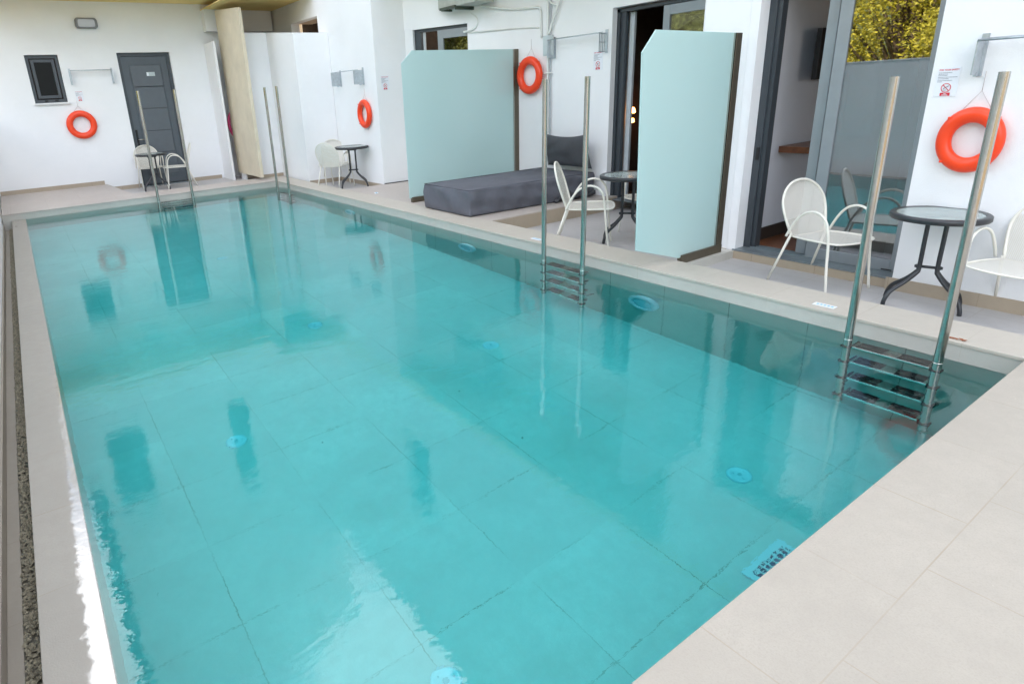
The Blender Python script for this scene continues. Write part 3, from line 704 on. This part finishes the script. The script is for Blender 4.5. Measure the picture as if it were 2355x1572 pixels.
# ------------------------------------------------------------------ pool fittings
for i, (y, z, lab) in enumerate(((3.52, -.61, 'largest oval white pool light below the near glass screen'), (6.32, -.60, 'white pool light in the side wall below the daybed'), (9.75, -.62, 'farthest white pool light in the side wall near the corner ladder'))):
    t = thing('pool_light', lab, 'pool light', (PX1, y, z), group='underwater lights in the pool side')
    MB().lathe((0, 0, 0), [(.17, .0), (.172, .02), (.155, .045), (.12, .055), (.115, .03)], 48, 'X').build('light_ring', 'abs', t)
    MB().lathe((0, 0, 0), [(.114, .03), (.08, .042), (.03, .046), (.0, .047)], 48, 'X').build('light_lens', plain('lens_blue', (.45, .75, .85), .2), t)
for i, (x, y, lab) in enumerate(((3.44, 1.77, 'round white inlet on the pool floor nearest the drain grate'), (.91, 4.22, 'round white inlet on the pool floor at the left half'), (3.37, 4.22, 'round white inlet on the pool floor straight out from the middle ladder'), (2.23, 5.74, 'round white inlet on the pool floor farthest along the middle'), (1.14, 1.82, 'round white inlet at the bottom edge of the picture'), (2.16, 8.86, 'faint small inlet far down the pool floor before the far ladder'))):
    t = thing('floor_inlet', lab, 'pool inlet', (x, y, PD), group='round inlets in the pool floor')
    MB().lathe((0, 0, 0), [(.078, .0), (.078, .012), (.062, .018), (.056, .012), (.0, .016)], 36).build('cover', 'abs', t)
    sm_ = MB()
    for k in range(3): sm_.tube([(.042*math.cos(k*2.09), .042*math.sin(k*2.09), .016), (.042*math.cos(k*2.09), .042*math.sin(k*2.09), .019)], .005, 8)
    sm_.tube([(0, 0, .016), (0, 0, .02)], .016, 16); sm_.build('screw', plain('screw_grey', (.45, .60, .66), .4), t)
t = thing('drain_grate', 'rectangular white drain grate on the pool floor by the near edge', 'grate', (2.93, 1.16, PD))
gf = MB(); gf.box(-.17, .17, -.17, .17, 0, .006); gf.build('base', plain('grate_shadow', (.03, .10, .20), .7), t)
gb = MB()
for k in range(9): y = -.145+k*.034; gb.box(-.165, .165, y-.0035, y+.0035, .008, .016)
for k in range(8): x = -.145+k*.040; gb.box(x-.005, x+.005, -.165, .165, .0085, .0165)
gb.box(-.18, -.15, -.18, .18, .0075, .0172).box(.15, .18, -.18, .18, .0075, .0172).box(-.1499, .1499, .14, .18, .0077, .0174).box(-.1499, .1499, -.18, -.15, .0077, .0174)
gb.build('grille', 'abs', t)
for i, (x, y, rz, lab) in enumerate(((4.80, 2.00, 0, 'blue and white depth marker on the coping nearest the near chair'), (4.80, 5.12, 0, 'blue and white depth marker on the coping left of the middle ladder'), (5.28, 9.82, R(-20), 'white depth marker on the platform between screen and nook'))):
    t = thing('depth_marker', lab, 'marker', (x, y, HC), rz, 'markers on the coping')
    MB().box(-.032, .032, -.075, .075, .001, .004).build('plate', 'paper', t)
    b_ = MB()
    for k in range(5): b_.box(-.012, .012, -.06+k*.025, -.045+k*.025, .0045, .0055)
    b_.build('print', 'blue_ink', t)
lf_ = MB()
for k in range(7):
    a = k*.9; x, y = .03*math.cos(a*1.7)*(k % 3)/2, .04*math.sin(a)
    lf_.add([(x-.012, y, .002), (x, y+.016, .008), (x+.013, y+.003, .004), (x, y-.012, .010)], [(0, 1, 2, 3)])
lo = lf_.build('dry_leaf', 'leaf_brown'); lo.location = (4.74, 1.18, HC+.001); tag(lo, 'small heap of brown dry leaf bits on the coping by the near ladder', 'leaf')
dh = MB().lathe((-.255, 12.6, .002), [(.02, .0), (.018, .002), (.012, .0), (0, -.001)], 20).build('overflow_cap', 'black'); tag(dh, 'tiny dark round cap on the far end of the overflow coping', 'cap')

# ------------------------------------------------------------------ patio tables
def make_table():
    t = thing('patio_table', '', 'table', group='round glass patio tables')
    MB().lathe((0, 0, .72), [(.262, .0), (.262, -.004), (.0, -.004)], 56).lathe((0, 0, .72), [(0, 0.002), (.264, .002)], 56).build('glass_top', 'table_glass', t)
    MB().lathe((0, 0, .72), [(.258, .004), (.292, .006), (.300, 0), (.300, -.028), (.292, -.036), (.262, -.03), (.258, -.006)], 64).build('rim', 'table_black', t)
    for sx in (-1, 1):
        for sy in (-1, 1):
            x, y = sx*.055, sy*.016
            MB().tube(smooth_path([(x, y, .715), (x, y, .5), (x, y, .30), (x*1.2, y*1.6, .26), (x*2.2, sy*.05, .19), (x*3.6, sy*.10, .115), (x*4.1, sy*.125, .05), (x*4.2, sy*.13, 0)], 4), .0155, 10).build('leg', 'table_black', t)
    b = MB()
    for z in (.66, .31):
        b.tube([(-.085, 0, z), (.085, 0, z)], .011, 10)
        for s in (-1, 1): b.tube([(s*.055, -.022, z), (s*.055, .022, z)], .018, 10); b.tube([(s*.066, 0, z), (s*.076, 0, z)], .015, 8)
    b.build('cross_bolt', 'table_black', t)
    u = MB()
    for k in range(4):
        a = R(45+90*k); u.tube(smooth_path([(.03*math.cos(a), .03*math.sin(a), .70), (.12*math.cos(a+.3), .12*math.sin(a+.3), .705), (.26*math.cos(a), .26*math.sin(a), .708)], 4), .007, 8)
    u.build('support_strut', 'table_black', t)
    return t
T0 = make_table()
TB = [((5.63, 1.67, FN), R(107), 1.01, 'nearest round glass table between the two near white chairs'),
      ((6.05, 4.86, FM), R(129), 1.13, 'round table half hidden by the narrow glass screen'),
      ((5.66, 11.42, FL), R(154), 1.13, 'small round table in the nook below the narrow life ring'),
      ((2.50, 14.98, .054), R(172), 1.10, 'round black rimmed table in front of the grey door')]
for i, (loc, rz, s, lab) in enumerate(TB):
    t = T0 if i == 0 else copy_tree(T0)
    t.location = loc; t.rotation_euler = (0, 0, rz); t.scale = (s, s, s); t['label'] = lab

# ------------------------------------------------------------------ chairs (face local -Y)
def make_chair():
    t = thing('patio_chair', '', 'chair', group='cream metal patio chairs')
    for s in (-1, 1):
        pts = [(s*.245, -.235, 0), (s*.240, -.205, .22), (s*.236, -.185, .42), (s*.245, -.17, .54)] + [(s*.25, y, z) for y, z in ((-.145, .61), (-.09, .655), (-.02, .665), (.06, .635), (.12, .57), (.165, .49), (.195, .425))]
        MB().tube(smooth_path(pts, 4), .0105, 10).build('arm_frame', 'chair', t)
        MB().tube([(s*.205, .185, .44), (s*.245, .33, 0)], .0105, 10).build('rear_leg', 'chair', t)
    # hoop: back outline continuing round the seat
    def W(z):   # half width of the back at height z
        u = (z-.42)/.45
        return (.195+.05*math.sin(min(1, u*1.5)*math.pi/2)) * math.sqrt(max(0, 1-max(0, (u-.45)/.55)**2.3))
    def BY(z): return .19+(z-.42)*.32
    zs = [.42+.45*(1-(1-k/16)**1.6) for k in range(17)]
    L = [(-W(z), BY(z), z) for z in zs]; L[-1] = (0, BY(.87), .87)
    Rr = [(-x, y, z) for x, y, z in L[:-1]][::-1]
    back_loop = L+Rr
    seat = [(-.195, .19, .42), (-.228, .05, .425), (-.238, -.10, .43), (-.232, -.19, .432), (-.18, -.245, .428), (0, -.262, .422)]
    seat_full = seat+[(-x, y, z) for x, y, z in seat[:-1]][::-1]
    MB().tube(back_loop, .0105, 10).build('back_frame', 'chair', t)
    MB().tube(smooth_path(seat_full, 3), .0085, 8).build('seat_frame', 'chair', t)
    def sheet(rows, name):
        vs = []; fs = []; uv = []; nx = 10
        for (hw, y, z, dip) in rows:
            for i in range(nx+1):
                a = -1+2*i/nx; vs.append((hw*a, y+dip*(1-a*a)*.6, z-dip*(1-a*a)*.5))
        n = nx+1
        for j in range(len(rows)-1):
            for i in range(nx): fs.append((j*n+i, j*n+i+1, (j+1)*n+i+1, (j+1)*n+i))
        o = MB().add(vs, fs, True).build(name, 'mesh', t)
        u = o.data.uv_layers.new(name='UVMap')
        for lp in o.data.loops:
            v = o.data.vertices[lp.vertex_index].co; u.data[lp.index].uv = (v.x, v.y+v.z)
        return o
    sheet([(W(z)*.99, BY(z), z, .03) for z in [.42+.45*k/14 for k in range(15)]], 'backrest')
    rows = []
    for y in [.19, .14, .08, 0, -.08, -.14, -.19, -.22, -.245, -.258]:
        hw = .195+(.19-y)/.29*.043 if y > -.10 else (.238 if y > -.19 else .238*math.sqrt(max(.04, 1-((-.19-y)/.075)**2)))
        rows.append((hw*.985, y, .427, .012))
    sheet(rows, 'seat')
    return t
C0 = make_chair()
CH = [((5.63, 2.40, FN), R(-14), 1.02, 'nearest cream metal chair in front of the near sliding door'),
      ((5.57, 1.14, FN), R(-102), 1.0, 'cream chair cut off by the right edge of the picture'),
      ((5.55, 5.04, FM), R(38), 1.16, 'cream chair seen from the side next to the middle ladder'),
      ((6.60, 4.95, FM), R(-100), 1.1, 'cream chair mostly hidden behind the narrow glass screen'),
      ((5.40, 11.70, FL), R(122), 1.06, 'front cream chair at the nook table, seen from behind'),
      ((5.66, 12.26, FL), R(-20), 1.04, 'rear cream chair behind the nook table by the partition'),
      ((2.52, 15.50, .054), R(0), 1.08, 'cream chair against the grey door behind the far table'),
      ((2.98, 14.95, .054), R(-98), 1.1, 'cream chair right of the far table turned to the left')]
for i, (loc, rz, s, lab) in enumerate(CH):
    t = C0 if i == 0 else copy_tree(C0)
    t.location = loc; t.rotation_euler = (0, 0, rz); t.scale = (s, s, s); t['label'] = lab

# ------------------------------------------------------------------ daybed
DB = thing('daybed', 'low grey daybed with loose fabric cover on the platform behind the wide screen', 'daybed', (6.1, 7.2, HC))
def soft_box(x0, x1, y0, y1, z0, z1, nx, ny, nz, seed, puff=.016, wr=.014):
    rn = random.Random(seed); m = MB(); idx = {}
    ph = [rn.uniform(0, 6.28) for _ in range(12)]
    def P(u, v, w_):
        x = x0+(x1-x0)*u; y = y0+(y1-y0)*v; z = z0+(z1-z0)*w_
        cu, cv, cw = 2*u-1, 2*v-1, 2*w_-1
        b = lambda a: 1-abs(a)**4
        dx = puff*b(cv)*b(cw)*(1 if cu > .99 else -1 if cu < -.99 else 0)
        dy = puff*b(cu)*b(cw)*(1 if cv > .99 else -1 if cv < -.99 else 0)
        dz = puff*b(cu)*b(cv)*(1 if cw > .99 else 0)
        wv = wr*(math.sin(9*x+4*z*3+ph[0])*math.sin(14*z-7*x+ph[1])+.6*math.sin(23*x+16*z+ph[2])*math.sin(11*y+ph[3]))
        if abs(cv) > .99: dy += wv*math.copysign(1, cv)*(1-abs(cw)**6)
        if abs(cu) > .99: dx += wr*math.copysign(1, cu)*math.sin(13*y-11*z+ph[4])*(1-abs(cw)**6)
        if cw > .99: dz += wr*.35*math.sin(6*x+ph[5])*math.sin(9*y+ph[6])
        return (x+dx, y+dy, z+dz)
    def V(i, j, k):
        if (i, j, k) not in idx: idx[(i, j, k)] = len(m.v); m.v.append(P(i/nx, j/ny, k/nz))
        return idx[(i, j, k)]
    def F(a): m.f.append(tuple(a)); m.sm.append(True)
    for i in range(nx):
        for j in range(ny): F([V(i, j, nz), V(i+1, j, nz), V(i+1, j+1, nz), V(i, j+1, nz)]); F([V(i, j, 0), V(i, j+1, 0), V(i+1, j+1, 0), V(i+1, j, 0)])
        for k in range(nz): F([V(i, 0, k), V(i+1, 0, k), V(i+1, 0, k+1), V(i, 0, k+1)]); F([V(i, ny, k), V(i, ny, k+1), V(i+1, ny, k+1), V(i+1, ny, k)])
    for j in range(ny):
        for k in range(nz): F([V(0, j, k), V(0, j, k+1), V(0, j+1, k+1), V(0, j+1, k)]); F([V(nx, j, k), V(nx, j+1, k), V(nx, j+1, k+1), V(nx, j, k+1)])
    return m
def bedmap(v):
    x, y, z = v; u = (x-5.05)/2.35; w_ = (y-6.84)/.78
    y0 = 6.73-.13*u; y1 = 7.86-.09*u
    return (x, y0+(y1-y0)*w_, z)
mb = soft_box(5.05, 7.40, 6.84, 7.62, HC+.008, HC+.362, 60, 26, 16, 4); mb.v = [bedmap(v) for v in mb.v]
o_ = inv(mb.build('mattress', 'fabric', DB), DB); b_ = o_.modifiers.new('b', 'BEVEL'); b_.width = .018; b_.segments = 3; b_.limit_method = 'ANGLE'; b_.angle_limit = R(60)
pp = []
for (x, y) in ((5.055, 6.85), (7.39, 6.85), (7.39, 7.61), (5.055, 7.61)): pp.append(bedmap((x, y, HC+.366)))
inv(MB().tube(pp, .006, 6, closed=True).build('piping', 'fabric', DB), DB)
inv(box('plinth', 'black', (5.10, 7.38, 6.75, 7.72, HC+.001, HC+.02), DB), DB)
cr = MB(); rn = random.Random(11)
for k in range(26):
    x = 6.55+rn.random()*.8; z = HC+.02+rn.random()*.06; y = 6.58+rn.random()*.05
    cr.tube(smooth_path([(x, y, z), (x+rn.uniform(-.08, .08), y-rn.uniform(.0, .04), z+rn.uniform(.02, .07)), (x+rn.uniform(-.12, .12), y+.02, z+rn.uniform(-.02, .05))], 3), [.016+rn.random()*.014]*7, 7)
inv(cr.build('crumpled_cover', 'fabric2', DB), DB)
# pillow
PWt = thing('pillow', 'dark grey pillow leaning on the wall at the head of the daybed', 'pillow', (7.30, 7.10, .80))
PWt.rotation_euler = (0, R(-14), 0)
m = MB(); n = 24; a_, b2 = .48, .275
for side in (1, -1):
    vs = []; fs = []
    for i in range(n+1):
        for j in range(n+1):
            u = -1+2*i/n; v = -1+2*j/n
            pin = 1-.10*(1-u*u)*0
            yy = u*a_*(1-.07*(1-v*v)*0-.06*(1-abs(v)**2)); zz = v*b2*(1-.14*(1-u*u))+.02*u*u
            th = .085*((1-u**4)*(1-v**4))**.6 + .010*math.sin(5*u+3*v+1)*(1-u*u)*(1-v*v)+.009*math.sin(9*u*v+4*v+6*u*u)*(1-u*u)*(1-v*v)
            vs.append((-side*th, yy, zz))
    for i in range(n):
        for j in range(n):
            q = (i*(n+1)+j, (i+1)*(n+1)+j, (i+1)*(n+1)+j+1, i*(n+1)+j+1); fs.append(q if side > 0 else q[::-1])
    m.add(vs, fs, True)
m.build('cushion', 'fabric2', PWt)

# ------------------------------------------------------------------ towel racks (wall plates, arms, rail)
def rack(label, loc, rz, w, h=.23, out=.15, lattice=False, sgn=1):
    t = thing('towel_rack', label, 'rack', loc, rz, 'folding metal racks on the walls')
    MB().tube([(-w/2, -out, 0), (w/2, -out, 0)], .009, 10).tube([(-w/2, -out*.55, 0.01), (w/2, -out*.55, .01)], .005, 8).build('rail', 'galv', t)
    for s in (-1, 1):
        x = s*w/2
        m = MB()
        if lattice and s > 0:
            for k in range(4): m.box(x-.004, x+.004, -out+.035*k, -out+.035*k+.014, -h, 0)
            for z in (-h, -h*.5, -.012): m.box(x-.004, x+.004, -out, 0, z, z+.01)
        else:
            m.box(x-.004, x+.004, -out, -.02, -h, 0)
            m.box(x-.009, x+.009, -out*.5, -out*.3, -h-.012, -h+.02)
        m.build('side_plate', 'galv', t)
        MB().box(x-.02, x+.02, -.02, -.001, -h-.01, .045).build('wall_plate', 'galv', t)
    return t
rack('towel rack above the large life ring, cut by the right edge', (5.90, 1.30, 1.945), R(-90), .80)
rack('towel rack beside the grey junction box on the recessed wall', (7.50, 7.06, 2.485), R(-90), 1.05, .26, .17, True)
rack('towel rack high on the nook wall', (5.95, 11.70, 2.285), R(-90), 1.0, .26, .22)
rack('towel rack on the far left wall between window and door', (1.76, WY, 2.645), 0, .82, .27, .12)

# ------------------------------------------------------------------ safety signs
def text_mesh(body, size, mat, parent, loc, rot=(R(90), 0, 0), bold=0):
    cu = bpy.data.curves.new('t', 'FONT'); cu.body = body; cu.size = size; cu.align_x = 'CENTER'; cu.align_y = 'CENTER'; cu.extrude = .0004; cu.offset = bold
    tmp = bpy.data.objects.new('t', cu); col.objects.link(tmp); bpy.context.view_layer.update()
    me = bpy.data.meshes.new_from_object(tmp.evaluated_get(bpy.context.evaluated_depsgraph_get()))
    bpy.data.objects.remove(tmp); me.materials.clear(); me.materials.append(M[mat])
    o = bpy.data.objects.new('lettering', me); col.objects.link(o); o.parent = parent; o.location = loc; o.rotation_euler = rot; return o
def make_sign():
    t = thing('safety_sign', '', 'sign', group='safety notices on the walls')
    MB().box(-.075, .075, -.004, -.0005, -.105, .105).build('board', 'paper', t, .001)
    text_mesh('FOR YOUR SAFETY', .0155, 'red', t, (0, -.0045, .087), bold=.0004)
    l = MB(); rn = random.Random(5)
    for i, (z, w) in enumerate(((.067, .085), (.057, .06), (.047, .058), (.035, .125), (.024, .07), (.011, .095), (.002, .03))):
        x = -.066
        while x < -.066+w:
            d = rn.uniform(.004, .012); l.box(x, min(x+d, -.064+w), -.0052, -.0042, z-.0016, z+.0016); x += d+.0022
    l.build('small_print', 'ink', t)
    MB().tube([Vector((.031*math.cos(a*2*math.pi/40), -.005, -.042+.031*math.sin(a*2*math.pi/40))) for a in range(40)], .0026, 6, closed=True).tube([(-.022, -.005, -.020), (.022, -.005, -.064)], .0026, 6).build('prohibition_ring', 'red', t)
    d = MB(); d.tube([(.016, -.0046, -.028), (.004, -.0046, -.036), (-.008, -.0046, -.041)], .0028, 6).tube([(-.008, -.0046, -.041), (-.018, -.0046, -.050)], .0016, 6).tube([(-.02, -.0046, -.056), (-.008, -.0046, -.060), (.004, -.0046, -.058)], .0014, 6).lathe((-.013, -.0046, -.047), [(.004, .002), (.004, -.002), (0, -.002)], 12)
    d.build('diver_symbol', 'ink', t)
    MB().box(-.033, .033, -.006, -.0045, -.100, -.077).build('red_panel', 'red', t)
    text_mesh('NO', .0115, 'paper', t, (0, -.0066, -.0835), bold=.0003); text_mesh('DIVING', .0115, 'paper', t, (0, -.0066, -.0940), bold=.0003)
    return t
S0 = make_sign()
for i, (loc, rz, s, lab) in enumerate((((5.90, 1.875, 1.672), R(-90), (.92, 1, .98), 'safety notice by the near sliding door frame'),
        ((7.50, 6.69, 2.12), R(-90), (1.2, 1, 1.25), 'safety notice on the recessed wall below the lattice rack end'),
        ((6.13, 10.70, 2.02), 0, (1.15, 1, 1.2), 'safety notice on the grey shaded wall end beside the nook'),
        ((1.44, WY, 2.13), 0, (1.0, 1, 1.0), 'safety notice above the far left life ring'))):
    t = S0 if i == 0 else copy_tree(S0)
    t.location = loc; t.rotation_euler = (0, 0, rz); t.scale = s; t['label'] = lab

# ------------------------------------------------------------------ wall lamp, air conditioner, pipes
L_ = thing('wall_light', 'rounded grey bulkhead light high on the far left wall', 'lamp', (1.865, WY, 3.585))
def rrect(w, h, r, n=6):
    out = []
    for (cx_, cz, a0) in ((w-r, h-r, 0), (-w+r, h-r, 90), (-w+r, -h+r, 180), (w-r, -h+r, 270)):
        for k in range(n+1): a = R(a0+90*k/n); out.append((cx_+r*math.cos(a), cz+r*math.sin(a)))
    return out
MB().poly([(x, -.09, z) for x, z in rrect(.215, .105, .06)][::-1], (0, .085, 0)).build('housing', 'lamp_body', L_, .008)
MB().poly([(x, -.10, z) for x, z in rrect(.165, .075, .04)][::-1], (0, .02, 0)).build('diffuser', 'lens', L_, .006)
A_ = thing('air_conditioner', 'air conditioner outdoor unit on a dark bracket above the wide screen', 'air conditioner', (7.1, 9.2, 3.3))
inv(MB().box(6.85, 7.25, 8.78, 9.86, 3.185, 3.8).build('unit', 'ac', A_, .01), A_)
inv(MB().box(6.80, 6.84, 9.3, 9.75, 3.16, 3.2).box(6.83, 7.24, 9.28, 9.33, 3.13, 3.18).box(6.83, 7.24, 9.70, 9.74, 3.15, 3.18).build('bracket', 'ac_dark', A_), A_)
XW = 7.47
def pipe(name, pts, r, mat, label, n=5):
    o = MB().tube(smooth_path(pts, n), r, 10).build(name, mat); tag(o, label, 'pipe', 'pipes on the recessed wall'); return o
pipe('drain_hose', [(7.18, 9.42, 3.16), (7.20, 9.34, 3.08), (7.24, 9.22, 2.98), (7.22, 9.24, 2.86), (7.16, 9.34, 2.80), (7.10, 9.46, 2.79)], .017, 'pipe', 'hanging hook shaped drain hose under the air conditioner', 6)
pipe('refrigerant_pipe', [(7.20, 9.10, 3.17), (7.34, 8.7, 3.08), (7.43, 8.35, 3.03), (7.46, 8.0, 3.01), (7.47, 7.90, 2.97), (7.47, 7.88, 2.8), (7.47, 7.87, 2.55)], .018, 'pipe', 'white pipe curving from the air conditioner down beside the conduit')
pipe('refrigerant_pipe', [(7.16, 9.36, 2.77), (7.33, 8.8, 2.76), (7.43, 8.4, 2.745), (7.47, 8.05, 2.72), (7.47, 7.93, 2.70)], .011, 'pipe', 'thin lower white pipe running sideways to the conduit')
pipe('conduit', [(XW, 7.72, ZT), (XW, 7.72, 3.4), (XW, 7.72, 2.9), (XW, 7.72, 2.5), (XW, 7.71, 1.6), (XW, 7.70, .60)], .020, 'pipe', 'white vertical conduit running down behind the pillow')
pipe('conduit', [(XW+.005, 7.65, ZT), (XW+.005, 7.66, 3.2), (XW+.005, 7.67, 2.4), (XW+.005, 7.66, 1.6), (XW+.005, 7.655, .60)], .012, 'pipe_grey', 'thin grey conduit beside the white vertical one')
pipe('drain_hose', [(XW-.02, 7.36, ZT), (XW-.02, 7.42, 3.2), (XW-.02, 7.50, 2.95), (XW-.02, 7.60, 2.75), (XW-.02, 7.68, 2.58)], .020, 'pipe', 'slanting white hose meeting the junction box from the upper right')
pipe('drain_hose', [(XW-.02, 7.80, ZT), (XW-.02, 7.76, 3.2), (XW-.02, 7.68, 3.06), (XW-.02, 7.58, 3.0), (XW-.02, 7.50, 2.98)], .016, 'pipe', 'short white hose bent between the conduits at the top')
JB = thing('junction_box', 'flat grey junction box below the hoses by the towel rack', 'box', (7.45, 7.66, 2.4))
inv(box('box', 'grey_box', (7.40, 7.449, 7.56, 7.76, 2.26, 2.56), JB, .006), JB)
inv(box('lid', 'grey_box', (7.392, 7.3995, 7.575, 7.745, 2.275, 2.545), JB, .003), JB)
cl = MB().tube([(7.46, 7.80, 2.0), (7.44, 7.76, 2.0), (7.44, 7.62, 2.0), (7.46, 7.60, 2.0)], .012, 8).build('pipe_clip', 'pipe'); tag(cl, 'white clip round the conduits beside the middle life ring', 'clip')

# ------------------------------------------------------------------ trees beyond the boundary wall
def tree(label, x, y, h, rad, mat, seed, nleaf):
    t = thing('garden_tree', label, 'tree', (x, y, -1.8), group='trees beyond the boundary wall')
    rn = random.Random(seed)
    tk = MB(); tk.tube([(0, 0, 0), (.1, 0, h*.3), (.0, .1, h*.55), (.1, 0, h*.8)], [.22, .17, .12, .05], 10)
    blobs = []
    for k in range(60):
        a = rn.uniform(0, 6.28); zz = rn.uniform(.30, .95)*h; rr = rad*rn.uniform(.25, .85)*math.sin(min(1, (1.08-zz/h)*1.7)*1.57)
        c_ = Vector((rr*math.cos(a), rr*math.sin(a), zz)); blobs.append((c_, rad*rn.uniform(.18, .36)))
        tk.tube(smooth_path([(0, 0, zz*.55), tuple(c_*.5+Vector((0, 0, zz*.28))), tuple(c_)], 3), [.07, .06, .06, .05, .04, .03, .02], 6)
    tk.build('trunk', 'trunk', t)
    m = MB()
    for i in range(nleaf):
        c_, br = blobs[rn.randrange(len(blobs))]
        d = Vector((rn.gauss(0, 1), rn.gauss(0, 1), rn.gauss(0, 1))).normalized()*br*(rn.random()**.28)
        p = c_+d; s_ = rn.uniform(.035, .07)
        u = Vector((rn.gauss(0, 1), rn.gauss(0, 1), rn.gauss(0, .6))).normalized(); v = u.cross(Vector((rn.gauss(0, 1), rn.gauss(0, 1), rn.gauss(0, 1)))).normalized()
        m.add([p-u*s_, p+v*s_*.5, p+u*s_, p-v*s_*.5], [(0, 1, 2, 3)])
    m.build('crown', mat, t)
for i, (x, y, h, rd, mt, lab) in enumerate(((-7.0, 4.0, 8.5, 2.7, 'leaf_sunlit', 'bushy tree with golden sun in its leaf colour beyond the wall, mirrored in the near door'), (-9.5, 8.0, 8.5, 2.6, 'leaf_sunlit', 'yellow lit tree beyond the wall next to the bushy one'), (-8.0, 12.5, 8, 2.3, 'leaf_olive', 'olive green tree beyond the far part of the wall'), (-9.0, -1.5, 9, 2.6, 'leaf_olive', 'olive green tree beyond the near part of the wall'), (-12, 5.8, 11, 3.0, 'leaf_sunlit', 'taller tree in the same sunlit leaf colour standing behind the others'))):
    tree(lab, x, y, h, rd, mt, 20+i, 60000 if i == 0 else 34000)

# wooded slope rising behind the trees
hl = MB(); nx, ny = 60, 24; vs = []; rn = random.Random(2)
for j in range(ny+1):
    for i in range(nx+1):
        x = -16-14*j/ny; y = -25+60*i/nx; vs.append((x+rn.uniform(-.5, .5), y+rn.uniform(-.4, .4), -1.8+11*(j/ny)**.8+rn.uniform(-.5, .5)))
hl.add(vs, [(j*(nx+1)+i, j*(nx+1)+i+1, (j+1)*(nx+1)+i+1, (j+1)*(nx+1)+i) for j in range(ny) for i in range(nx)], True)
struct(hl.build('hillside', plain('scrub_hillside', (.045, .055, .018), .95, var=.9, scale=3, bmp=.2, bscale=9)))
